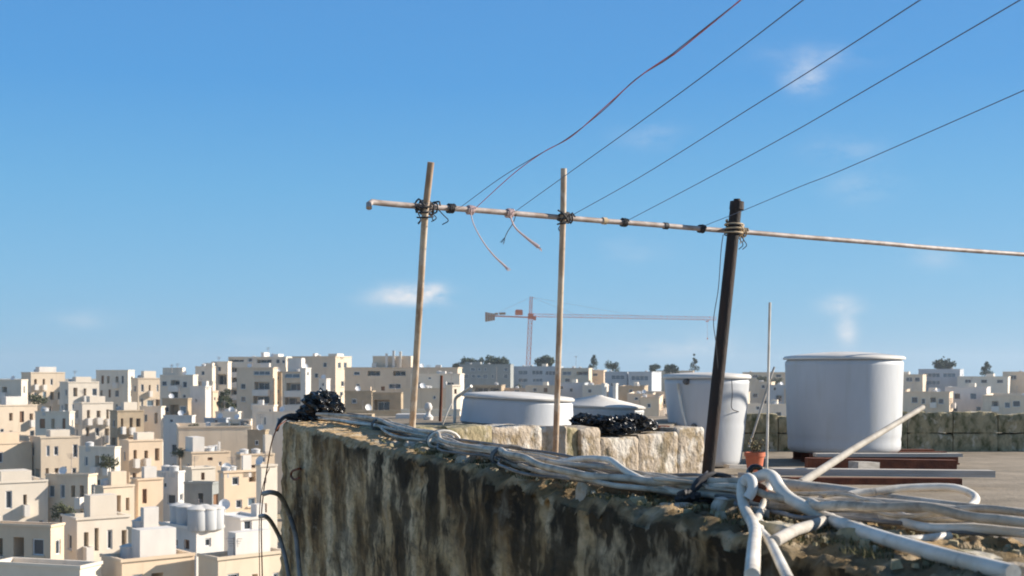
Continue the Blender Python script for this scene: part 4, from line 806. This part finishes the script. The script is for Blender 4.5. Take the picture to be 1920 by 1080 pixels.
# ------------------------------------------------------------ poles, crossbar, lines
BZ = 1.12
def bar_pt(px):                                     # on the crossbar axis at a picture column
    a = W(700, 379, 8.35); b = W(1635, 455, 10.97); s_ = (px - 960) / F; t_ = (s_ * a.y - a.x) / ((b.x - a.x) - s_ * (b.y - a.y)); return a + (b - a) * t_
bd = (bar_pt(1600) - bar_pt(700)).normalized()
RB = .0195
m_ = MB(); e = bar_pt(700)
pts = [bar_pt(693) + Vector((-.0, -.03, -.045)), bar_pt(692) + Vector((.0, -.01, -.016)), bar_pt(698) + Vector((0, 0, .001))] + [bar_pt(x) + Vector((0, 0, .010 * noise.noise(Vector((x * .006, 0, 0))))) for x in range(712, 2080, 24)]
m_.tube(pts, RB, 14); cb = tag(m_.build('crossbar', 'bar', smooth=True, loc=e), 'long galvanised crossbar with a hooked left end, tied across all three poles', 'clothesline bar')
for px in (845, 1133, 1248): 
    m_ = MB(); m_.tube([bar_pt(px) - bd * .018, bar_pt(px) + bd * .018], RB + .007, 12); m_.build('clamp', 'rope' if px != 1133 else 'tan', cb, True)
m_ = MB(); m_.tube([W(768, 880, 8.95), W(772, 815, 8.80), W(797, 400, 8.40), W(808, 304, 8.33)], .0225, 16); p1 = tag(m_.build('clothesline_pole', 'galv', smooth=True, loc=W(768, 880, 8.95)), 'leftmost slim tan pole of the clothesline, leaning slightly right', 'pole')
m_ = MB(); m_.tube([W(1037, 924, 9.32), W(1041, 857, 9.30), W(1056, 400, 9.13), W(1057, 316, 9.11)], .0215, 16); p2 = tag(m_.build('clothesline_pole', 'galv', smooth=True, loc=W(1037, 924, 9.32)), 'middle slim tan pole of the clothesline standing before the flat tanks', 'pole')
m_ = MB(); yb = 9.9; m_.tube([W(1325, 700 + .87 * F / yb, yb), W(1328, 880, yb - .02), W(1345, 720, yb), W(1366, 520, yb - .02), W(1379, 396, yb), W(1381, 380, yb)], [.047, .049, .050, .048, .046, .046], 16)
m_.tube([W(1381, 393, yb), W(1382, 378, yb)], [.056, .054], 14); m_.tube([W(1382, 380, yb), W(1382, 373, yb)], [.03, .026], 10)
p3 = tag(m_.build('dark_pole', 'darkpole', smooth=True, loc=W(1325, 900, yb)), 'thick dark rusty pole leaning right with a capped top', 'pole')
# bindings
def binding(px, lab, r_, m, spread=.05, tails=3, pole=None, pr=.0225, turns=4, jit=.012):
    m_ = MB(); c = bar_pt(px); helix(m_, c - bd * spread, c + bd * spread, RB + .008, turns, r_, jit)
    if pole:
        a, b = pole; dd = (b - a).normalized(); k = (c - a).dot(dd); q = a + dd * k
        helix(m_, q - dd * .05, q + dd * .05, pr + .008, 3, r_, jit)
        for sgn in (1, -1): 
            mid = (q + c) / 2; ring = []
            ax = (dd * sgn + bd).normalized(); o1 = Vector((0, 1, 0))
            for t_ in range(15): an = t_ / 14 * 6.283; ring.append(mid + ax * math.cos(an) * .05 + o1 * math.sin(an) * (.05 + abs(q.y - c.y) / 2))
            m_.tube(ring, r_ * 1.2, 6)
    for k in range(tails):
        p = c + bd * random.uniform(-spread, spread); L = random.uniform(.04, .11); sx = random.uniform(-1, 1)
        m_.tube(spline([p - Vector((0, .02, .01)), p + Vector((sx * L * .5, -.03, -L * .6)), p + Vector((sx * L * .9, -.02, -L)), p + Vector((sx * L * .4, -.02, -L * 1.3))], 4), r_ * .6, 5)
    return tag(m_.build('wire_binding', m, smooth=True, loc=c), lab, 'binding', 'bindings on the clothesline bar')
P1 = (W(772, 815, 8.80), W(797, 400, 8.40)); P2 = (W(1041, 857, 9.30), W(1056, 400, 9.13)); P3 = (W(1345, 720, yb), W(1379, 396, yb))
binding(800, 'tangled dark wire knot tying the bar to the leftmost pole', .006, 'rope', .085, 6, P1, jit=.02, turns=6)
binding(1062, 'dark wire knot tying the bar to the middle pole', .006, 'rope', .055, 2, P2, turns=5)
binding(1378, 'dark wire wrapping on the thick leaning pole', .006, 'rope', .10, 3, P3, .05, turns=6)
binding(1392, 'tan rope wrapping just right of the thick leaning pole', .007, 'tan', .04, 2, P3, .052, turns=3)
for px, m, lb in ((845, 'rope', 'dark line knot left of the two pink rope knots'), (882, 'pinkrope', 'pink rope knot nearest to the leftmost pole'), (955, 'pinkrope', 'pink rope knot midway between the first two poles'), (1170, 'rope', 'dark knot of the line right of the middle pole'), (1315, 'rope', 'dark knot of the line left of the thick pole')):
    binding(px, lb, .005, m, .026, 0, turns=4, jit=.004)
# second bar behind the camera that the lines run to
e0 = Vector((.6, -2.2, BZ + .1)); e1 = Vector((4.2, -1.2, BZ + .1)); m_ = MB(); m_.tube([e0, e1], .02, 10); tag(m_.build('crossbar', 'bar', smooth=True, loc=e0), 'second crossbar behind the viewer where the clotheslines end', 'clothesline bar')
for k, q in enumerate((e0.lerp(e1, .2), e0.lerp(e1, .8))):
    m_ = MB(); m_.tube([Vector((q.x, q.y, -33 if k == 0 else FLZ)), Vector((q.x, q.y, BZ + .3))], .03, 10); tag(m_.build('clothesline_pole', 'galv', smooth=True, loc=q), ['pole', 'right pole'][k] + ' carrying the second crossbar behind the viewer', 'pole')
lines = [([(968, 392), (1070, 322), (1200, 229), (1425, 62)], 'wire', 'second clothesline from the left, starting between the first two poles'), ([(1072, 405), (1200, 332), (1400, 207), (1620, 68)], 'wire', 'clothesline starting at the middle pole'),
         ([(1178, 413), (1290, 354), (1450, 268), (1630, 165)], 'wire', 'clothesline starting right of the middle pole'), ([(1318, 428), (1400, 392), (1500, 350), (1632, 296)], 'wire', 'rightmost clothesline passing before the thick dark pole')]
def line_pts(pp):
    out = []
    b0 = bar_pt(pp[0][0]); out.append(b0 + Vector((0, -.01, RB)))
    for (x, y) in pp[1:]: out.append(Wz(x, y, BZ + .01))
    d = (out[-1] - out[0]).normalized(); last = out[-1]; t_ = (last.y + 1.8) / -d.y; end = last + d * t_; end.z = BZ + .1
    mid = last.lerp(end, .5); mid.z = (last.z + end.z) / 2 + .0; out += [mid, end]; return out
for pp, m, lb in lines: thing_tube('clothesline', line_pts(pp), .0021, m, lb, 'clothesline', 'clotheslines running over the viewer', n=6, sm=6)
def rl(pp, m, lb, r_): thing_tube('clothesline', line_pts(pp), r_, m, lb, 'clothesline', 'clotheslines running over the viewer', n=6, sm=6)
rl([(866, 380), (935, 336), (1003, 294), (1060, 262), (1130, 208), (1190, 150), (1255, 108), (1312, 60)], 'wire', 'dark strand of the leftmost doubled clothesline', .002)
rl([(893, 386), (960, 328), (1016, 287), (1070, 257), (1134, 201), (1196, 146), (1258, 103), (1318, 58)], 'redwire', 'loose red strand of the leftmost doubled clothesline', .0023)
def frayed(pp, m, lb, r0_, r1_):
    pts = [bar_pt(pp[0][0]) + Vector((0, -.02, 0))] + [W(x, y, bar_pt(pp[0][0]).y - .03 - .02 * i) for i, (x, y) in enumerate(pp[1:])]
    q = spline(pts, 6); n_ = len(q); m_ = MB(); m_.tube(q, [r0_ + (r1_ - r0_) * (i / n_) ** 3 for i in range(n_)], 7)
    d = (q[-1] - q[-3]).normalized()
    for k in range(10): 
        o = Vector((random.gauss(0, .3), random.gauss(0, .3), random.gauss(0, .3))); m_.tube([q[-2], q[-1] + (d + o) * .03], .0016, 4)
    tag(m_.build('rope_end', m, smooth=True, loc=q[0]), lb, 'rope')
frayed([(882, 392), (888, 420), (905, 452), (925, 478), (948, 500)], 'pinkrope', 'long faded pink rope end blown right from the left pink knot', .0035, .009)
frayed([(955, 400), (965, 425), (985, 444), (1010, 463)], 'pinkrope', 'short thick pink rope end hanging from the right pink knot', .006, .016)
frayed([(968, 396), (962, 418), (952, 434), (946, 447)], 'rope', 'dark thin wire end hanging between the pink rope ends', .003, .003)
thing_tube('thin_wire', [W(1356, 440, 9.8), W(1352, 470, 9.82), W(1347, 540, 9.8), W(1338, 600, 9.78), W(1342, 640, 9.8), W(1346, 690, 9.8)], .003, 'rope', 'thin dark wire hanging loose along the thick pole', 'wire')

# ------------------------------------------------------------ black sheeting heaps
def heap(name, lobes, label, loops, seed, base, cat='plastic sheeting'):
    root = empty(name, base, label, cat); m_ = MB()
    for li, (c, rx, ry, rz) in enumerate(lobes):
        n1, n2 = 34, 18; b0 = len(m_.v)
        for j in range(n2 + 1):
            th = math.pi * j / n2
            for i in range(n1):
                ph = 2 * math.pi * i / n1; d = Vector((math.sin(th) * math.cos(ph), math.sin(th) * math.sin(ph), math.cos(th)))
                q = d * 2.2 + Vector((seed, li * 3.3, 0)); k = 1 + .30 * (1 - 2 * abs(noise.noise(q * 1.3))) - .18 + .20 * noise.noise(q * 3.3) + .10 * noise.noise(q * 7)
                m_.v.append((c.x + d.x * rx * k, c.y + d.y * ry * k, max(base[2] + .002, c.z + d.z * rz * k)))
        for j in range(n2):
            for i in range(n1): a = b0 + j * n1 + i; b_ = b0 + j * n1 + (i + 1) % n1; m_.f.append((a, a + n1, b_ + n1, b_))
    m_.build('sheeting', 'bag', root)
    m_ = MB(); rs = random.Random(seed)
    for k in range(loops):
        c, rx, ry, rz = rs.choice(lobes); ax = rs.uniform(0, 3.14); rr = rs.uniform(.5, 1.08); tilt = rs.uniform(-.9, .9); pts = []
        for t_ in range(19):
            an = t_ / 18 * 6.283 * rs.uniform(.995, 1.005); x = math.cos(an) * rr; y = math.sin(an) * rr * .55; z = math.sin(an + ax) * .75 + tilt * .2
            p = Vector((c.x + rx * (x * math.cos(ax) - y * math.sin(ax)), c.y + ry * (x * math.sin(ax) + y * math.cos(ax)), c.z + rz * z * 1.1)); p.z = max(p.z, base[2] + .006)
            pts.append(p + Vector((rs.gauss(0, .004), rs.gauss(0, .004), rs.gauss(0, .004))))
        m_.tube(pts, rs.uniform(.004, .008), 6)
    m_.build('cord_loops', 'bag', root, True)
Y1 = 11.0
pA = W(600, 786, Y1 - .3)
heap('black_bundle', [(W(603, 763, Y1 - .3), .165, .15, .135), (W(580, 774, Y1 - .3), .10, .12, .075), (W(625, 770, Y1 - .3), .09, .1, .09), (W(556, 782, Y1 - .35), .09, .06, .028)], 'round shiny black bundle of coiled hose and sheeting on the far end of the parapet', 26, 3, (pA.x, pA.y, WT + .003))
thing_tube('black_hose', [W(568, 783, 10.75), W(548, 778, 10.72), W(534, 782, 10.7), W(525, 790, 10.62), W(519, 806, 10.5)], .016, 'bag', 'black hose end drooping over the wall corner beside the bundle', 'hose')
pB = W(1150, 800, 10.35)
heap('black_heap', [(W(1095, 790, 10.35), .11, .10, .06), (W(1125, 796, 10.3), .14, .12, .07), (W(1160, 797, 10.35), .14, .12, .075), (W(1192, 793, 10.4), .11, .1, .075), (W(1215, 797, 10.45), .08, .08, .045), (W(1165, 806, 10.2), .12, .07, .04)],
     'long heap of crumpled shiny black sheeting lying on the stone block wall', 34, 11, (pB.x, pB.y, -.50))
plank(W(1052, 801, 10.25), W(1098, 796, 10.35), .06, .012, 'plank', 'thin pale lath sticking out left of the black heap')
plank(W(1052, 806, 10.3), W(1250, 800, 10.7), .10, .02, 'rust', 'dark brown board under the black heap')

# ------------------------------------------------------------ bundle of cables and pipes on the wall top
def on_wall(t, a, h): return A0 + dW * t + nW * a + Vector((0, 0, h))      # t metres along from the far corner, a across, h above the top
GB = 'cables bundled along the parapet top'
rs = random.Random(5)
KP = [(.0, 612, 787, -.385), (.6, 660, 790, -.38), (1.2, 712, 799, -.375), (2, 780, 815, -.37), (3, 850, 833, -.365), (4, 955, 856, -.36), (5, 1050, 874, -.355), (6, 1150, 889, -.35), (7, 1250, 902, -.35), (7.6, 1305, 911, -.35),
      (8.6, 1400, 921, -.35), (9.6, 1500, 931, -.35), (11, 1640, 947, -.35), (13, 1900, 977, -.35), (15, 2300, 1010, -.35)]
path = [Wz(x, y, z) for _, x, y, z in KP]
def cab_pt(t, a, h):
    for i in range(len(KP) - 1):
        if t <= KP[i + 1][0] or i == len(KP) - 2: break
    k = (t - KP[i][0]) / (KP[i + 1][0] - KP[i][0]); p = path[i].lerp(path[i + 1], k)
    d = (path[min(i + 1, len(path) - 1)] - path[max(i - 1, 0)]); d2 = (path[min(i + 2, len(path) - 1)] - path[i]); d = (d.normalized() * (1 - k) + d2.normalized() * k).normalized()
    n_ = Vector((-d.y, d.x, 0)).normalized(); n_ = n_ if n_.y > 0 else -n_
    p = p + n_ * a; p.z = WT + .003 + h; return p
specs = [(.10, .008, 'whitepipe'), (.04, .0095, 'greycable'), (-.03, .009, 'greycable'), (-.07, .010, 'greycable'), (.07, .009, 'greycable'), (.13, .011, 'greycable'), (.0, .007, 'darkcable'), (-.10, .0125, 'greycable'),
         (.02, .008, 'bluecable'), (-.05, .0115, 'whitepipe'), (.05, .0085, 'greycable'), (.09, .007, 'darkcable'), (-.01, .012, 'greycable'), (-.085, .009, 'greycable'), (.11, .006, 'darkcable'), (-.06, .006, 'greycable'), (.03, .0055, 'darkcable'), (-.115, .006, 'darkcable'), (.075, .006, 'whitepipe'), (-.02, .0055, 'greycable')]
TIES = (1.25, 2.75, 4.0, 7.95, 8.6)
GL = ['cable at the outer edge', 'cable just behind the outer edge', 'cable crossing low through the middle', 'cable lifted off the others halfway', 'cable at the inner edge', 'thicker cable at the inner edge', 'x', 'thick cable nearest to the viewer', 'x', 'x', 'cable weaving near the inner edge', 'x', 'thickest cable on top of the middle', 'thin cable beside the thick nearest one', 'x', 'very thin cable straying near the viewer', 'x', 'x', 'x', 'very thin cable winding over the middle']
for k, (a, r_, m) in enumerate(specs):
    pts = []; ph = rs.uniform(0, 6); t = rs.uniform(.1, .7) if k not in (0, 9) else -.2; f1, f2 = rs.uniform(.9, 1.6), rs.uniform(2.2, 3.4)
    tend = 14.5 if k in (1, 3, 7, 9, 12, 15, 17, 19) else 8.9
    while t < tend:
        sq = 1 - .62 * max(math.exp(-((t - c) / .35) ** 2) for c in TIES)
        w_ = 1.0 if t < 8 else 1 + .25 * min(1, t - 8)
        da = (a + .055 * math.sin(t * f1 + ph) + .02 * math.sin(t * f2 + ph * 2)) * sq * w_
        h = r_ + .004 + (.015 * ((k * 5) % 4)) * (.7 + .5 * math.sin(t * f1 * .8 + k) ** 2) + .005 * math.sin(t * f2 + k) ** 2
        if k == 9 and 4.3 < t < 7.3: h += .062 * math.sin(((t - 4.3) / 3.0) ** 1.2 * math.pi) ** 1.3; da += .07 * math.sin((t - 4.3) / 3.0 * math.pi)
        if k == 3 and 2.3 < t < 4.2: h += .02 * math.sin((t - 2.3) / 1.9 * math.pi)
        pts.append(cab_pt(t, da, h)); t += .22
    lab = {'whitepipe': ('white plastic pipe arching up out of the cable bundle before the black strap' if k == 9 else 'thin white line running inside the cable bundle' if k == 18 else 'bright white pipe running along the back of the parapet from its far corner'),
           'bluecable': 'single bluish conduit inside the cable bundle on the parapet', 'darkcable': 'thin dark cable sunk in the bundle, ' + {6: 'middle of the parapet', 11: 'inner side of the parapet', 14: 'farthest from the viewer', 16: 'thinnest in the middle', 17: 'nearest to the viewer'}.get(k, ''), 'greycable': 'weathered grey ' + GL[k] + ' of the bundle on the parapet'}[m]
    thing_tube('cable' if m != 'whitepipe' else 'pipe', pts, r_, m, lab, 'cable' if m != 'whitepipe' else 'pipe', GB, n=10, sm=3)
def tie(t, w, h, r_, m, label, a=.0, turns=2, name='tie'):
    m_ = MB(); pts = []
    for i in range(int(turns * 16) + 1):
        an = i / 16 * 6.283; pts.append(cab_pt(t + .02 * i / 16, a + math.cos(an) * w, max(.004, .034 + math.sin(an) * h)))
    m_.tube(pts, r_, 7); return tag(m_.build(name, m, smooth=True, loc=cab_pt(t, a, 0)), label, 'tie', 'ties round the cable bundle')
tie(1.25, .075, .045, .007, 'darkcable', 'dark tie round the cables nearest to the far wall end'); tie(2.78, .085, .055, .010, 'whitepipe', 'white band round the cables right of the first pole', turns=1); tie(2.72, .085, .058, .005, 'darkcable', 'thin dark band next to the white band')
tie(4.0, .085, .05, .007, 'darkcable', 'dark rope tie round the cables below the flat tank', turns=3)
tie(7.95, .085, .055, .008, 'rope', 'black strap knotted round the cable bundle by the thick pole', turns=2, name='strap')
q0 = cab_pt(7.9, .09, .07)
thing_tube('strap', [W(1326, 884, 9.0), W(1322, 890, 7.0), W(1314, 900, 5.2), q0, cab_pt(7.95, .0, .085), cab_pt(7.98, -.07, .05), cab_pt(7.95, -.11, .012)], .0075, 'rope', 'black rag strap running from the thick pole down to the cables', 'strap')
m_ = MB()
for k in range(7): m_.tube(spline([cab_pt(7.95 + rs.uniform(-.14, .12), -.10 + rs.uniform(-.03, .03), .012 + rs.uniform(0, .03)) for q in range(4)], 4), .009, 6)
tag(m_.build('knot', 'rope', smooth=True, loc=cab_pt(7.4, -.11, .01)), 'black knot lump at the lower end of the strap', 'knot')

# loops and thick hoses at the right, a step nearer the viewer
def lay(x, y, Y, r_):
    zt = WT + r_ + .008
    if Y < 4.6 and (HZ - y) / F * Y < zt: Y = zt * F / (HZ - y)
    return W(x, y, Y)
def hose(pts, r_, m, lb, name='hose', cat='hose'): r_ *= .84; return thing_tube(name, [lay(*p, r_) for p in pts], r_, m, lb, cat, n=14, sm=8)
hose([(1404, 925, 3.62), (1412, 904, 3.6), (1425, 894, 3.58), (1440, 890, 3.56), (1452, 898, 3.54), (1462, 915, 3.5), (1480, 934, 3.45), (1508, 950, 3.40), (1545, 970, 3.35), (1585, 985, 3.3), (1640, 1004, 3.25), (1760, 1040, 3.1), (1900, 1075, 3.0)], .0205, 'whitepipe', 'thick smooth white hose arching from the big knot down to the lower right')
hose([(1640, 922, 3.75), (1612, 924, 3.75), (1588, 930, 3.74), (1578, 940, 3.72), (1588, 949, 3.70), (1612, 955, 3.68), (1650, 962, 3.68), (1720, 972, 3.66), (1800, 960, 3.66), (1830, 935, 3.7), (1790, 915, 3.74), (1700, 915, 3.76), (1640, 922, 3.75)], .014, 'whitepipe', 'white hose coil loop at the right side of the wall top')
hose([(1598, 955, 3.72), (1598, 972, 3.64), (1610, 985, 3.58), (1640, 1000, 3.52), (1700, 1012, 3.5), (1780, 1005, 3.55)], .012, 'whitepipe', 'second white hose looping under the coil')
hose([(1404, 896, 3.68), (1394, 904, 3.6), (1391, 922, 3.56), (1394, 945, 3.52), (1402, 965, 3.46), (1412, 982, 3.80), (1416, 1000, 3.75), (1414, 1020, 3.7), (1410, 1080, 3.55)], .018, 'whitepipe', 'pale hose wrapping down in front of the cable bundle, left of the knot')
hose([(1446, 905, 3.66), (1440, 922, 3.6), (1432, 945, 3.52), (1424, 965, 3.46), (1419, 985, 3.76), (1432, 1003, 3.70), (1446, 1020, 3.62), (1480, 1090, 3.4)], .013, 'whitepipe', 'thinner pale hose crossing the wrapped one below the knot')
hose([(1396, 906, 3.56), (1402, 897, 3.55), (1410, 902, 3.53), (1410, 920, 3.52), (1402, 934, 3.52)], .017, 'lid', 'short bright hose bend at the big knot', )
hose([(1415, 985, 3.80), (1422, 976, 3.77), (1430, 984, 3.76), (1424, 994, 3.76)], .010, 'whitepipe', 'small pale knot where the two hoses cross')
hose([(1452, 1015, 3.62), (1490, 995, 3.68), (1530, 983, 3.74), (1560, 972, 3.80)], .017, 'plank', 'straight pale pipe stub lying on the moss below the white hose', 'pipe', 'pipe')
hose([(1500, 907, 5.6), (1560, 868, 6.6), (1600, 842, 7.4), (1640, 818, 8.2), (1730, 764, 9.8)], .024, 'greytube', 'long grey tube leaning up to the right before the largest tank', 'leaning_tube', 'tube')
hose([(1440, 905, 4.15), (1500, 912, 4.1), (1580, 922, 4.15), (1650, 935, 4.1), (1800, 955, 4.0), (1950, 970, 3.9)], .024, 'greycable', 'fat grey pipe running right behind the white hoses, upper', 'pipe', 'pipe')
hose([(1440, 935, 3.95), (1500, 945, 3.9), (1560, 946, 3.9), (1640, 950, 3.85), (1760, 962, 3.8), (1950, 990, 3.7)], .030, 'greycable', 'fattest grey pipe running right behind the white hoses, lower', 'pipe', 'pipe')
hose([(1410, 925, 3.58), (1420, 913, 3.56), (1432, 920, 3.55), (1426, 934, 3.55), (1412, 932, 3.56)], .014, 'rust', 'rusty iron ring inside the big hose knot', 'iron_ring', 'ring')
# white upright pipe, leaning stick, flower pot
hose([(1437, 905, 8.8), (1439, 800, 8.8), (1441, 680, 8.78), (1443.5, 567, 8.76)], .0105, 'bluecable', 'slim upright bluish white pipe left of the largest tank', 'upright_pipe', 'pipe').data.materials[0] = MT['whitepipe']
hose([(1404, 838, 10.2), (1424, 775, 10.2), (1446, 705, 10.2), (1452, 688, 10.2)], .010, 'plank', 'thin grey stick leaning behind the slim upright pipe', 'leaning_stick', 'stick')
pc = W(1415, 884, 9.0); fp = empty('flower_pot', (pc.x, pc.y, pc.z), 'orange plastic flower pot with a dry spindly plant beside the upright pipe', 'flower pot')
m_ = MB(); m_.lathe([(0, 0), (.050, 0), (.066, .105), (.073, .107), (.073, .135), (.066, .135), (.062, .112), (.0, .112)], pc, 28); m_.build('pot', 'terracotta', fp, True)
m_ = MB(); m_.lathe([(.061, .116), (.03, .122), (0, .124)], pc, 16); m_.build('soil', 'soil', fp)
m_ = MB(); lf = MB()
for k in range(13):
    a = rs.uniform(0, 6.28); L = rs.uniform(.06, .14); b0 = pc + Vector((rs.uniform(-.03, .03), rs.uniform(-.03, .03), .12)); tip = b0 + Vector((math.cos(a) * L * .5, math.sin(a) * L * .5, L)); m_.tube([b0, b0.lerp(tip, .5) + Vector((0, 0, .01)), tip], .0025, 5)
    for j in range(6):
        p = b0.lerp(tip, rs.uniform(.3, 1)); e_ = Vector((rs.gauss(0, 1), rs.gauss(0, 1), rs.gauss(0, .6))).normalized(); g = e_.orthogonal().normalized(); lf.quad(p, p + e_ * .014 + g * .006, p + e_ * .03, p + e_ * .014 - g * .006)
m_.build('stem', 'bark', fp); lf.build('leaves', 'plant', fp)
plank(W(1396, 893, 8.9), W(1450, 894, 9.0), .16, .04, 'plank', 'weathered board the orange flower pot stands on')
m_ = MB(); p = W(1415, 885, 7.2); 
thing_tube('cable_coil', [W(1405, 884, 5.2), W(1412, 876, 5.2), W(1424, 877, 5.2), W(1429, 886, 5.2), W(1420, 893, 5.2), W(1408, 892, 5.2), W(1404, 884, 5.25)], .012, 'bag', 'small black coil in front of the flower pot', 'coil')

# ------------------------------------------------------------ crumbs, moss and stones on the wall top
m_ = MB()
for k in range(1300):
    t = 3 + 9 * rs.random() ** .7; a = rs.uniform(.04, TH - .03); q = A0 + dW * t + nW * a; sz = rs.uniform(.003, .009) * (1.6 if rs.random() < .1 else 1)
    c = Vector((q.x, q.y, WT + sz * .4 + .002)); R_ = Matrix.Rotation(rs.uniform(0, 6), 3, 'Z')
    vs = [c + R_ @ Vector((x * sz * rs.uniform(.7, 1.2), y * sz * rs.uniform(.7, 1.2), z * sz * rs.uniform(.5, .9))) for x, y, z in ((-1, -1, -1), (1, -1, -1), (1, 1, -1), (-1, 1, -1), (-.7, -.7, 1), (.7, -.7, 1), (.7, .7, 1), (-.7, .7, 1))]
    m_.hexa(vs)
tag(m_.build('stone_crumbs', 'mossy'), kind='stuff')
m_ = MB()
for k in range(9000):
    cl_ = int(rs.random() ** 1.2 * 170); r2 = random.Random(cl_); t = 4.2 + r2.random() * 7.5; a = .03 + r2.random() * (TH - .1)
    if a > .26 and r2.random() < .6: a = r2.uniform(.02, .2)
    t += rs.gauss(0, .035); a = max(.005, a + rs.gauss(0, .02)); p = on_wall(t, a, .0); h = rs.uniform(.006, .022); e_ = Vector((rs.gauss(0, 1), rs.gauss(0, 1), 0)).normalized() * .0022; ln_ = Vector((rs.gauss(0, .006), rs.gauss(0, .006), h))
    m_.add([p - e_, p + e_, p + ln_], [(0, 1, 2)])
MT['moss'] = mat('dry_moss', (.16, .14, .06), 1, (.06, .06, .025), 14)
tag(m_.build('moss', 'moss'), kind='stuff')

for k in range(26):
    t_ = 3.2 + 6.3 * rs.random(); a_ = rs.uniform(.03, .20); L_ = rs.uniform(.05, .13); p0 = A0 + dW * t_ + nW * a_; ang = rs.uniform(-.5, .5)
    d_ = (dW * math.cos(ang) + nW * math.sin(ang)).normalized(); n_ = Vector((d_.y, -d_.x, 0)); zt_ = WT + rs.uniform(.012, .034)
    o_ = block(Vector((p0.x, p0.y, 0)), Vector((p0.x, p0.y, 0)) + d_ * L_, WT - .05, zt_, rs.uniform(.03, .07), n_, 'broken_stone', 'rubble' if k % 3 else 'mossy', None, .02, k + 40, .009)
    o_.parent = pw; o_.matrix_parent_inverse = pw.matrix_world.inverted()
# ------------------------------------------------------------ light haze over the town
m = D.materials.new('haze'); m.use_nodes = True; t = m.node_tree; t.nodes.clear()
vo = N(t, 'ShaderNodeVolumePrincipled'); vo.inputs['Color'].default_value = (.80, .90, 1, 1); vo.inputs['Density'].default_value = HAZE; vo.inputs['Anisotropy'].default_value = .2
ou = N(t, 'ShaderNodeOutputMaterial'); t.links.new(vo.outputs[0], ou.inputs['Volume']); MT['haze'] = m
m_ = MB(); m_.box((0, 1045, -1.0), (5200, 3030, 76)); tag(m_.build('haze', 'haze'), kind='stuff')
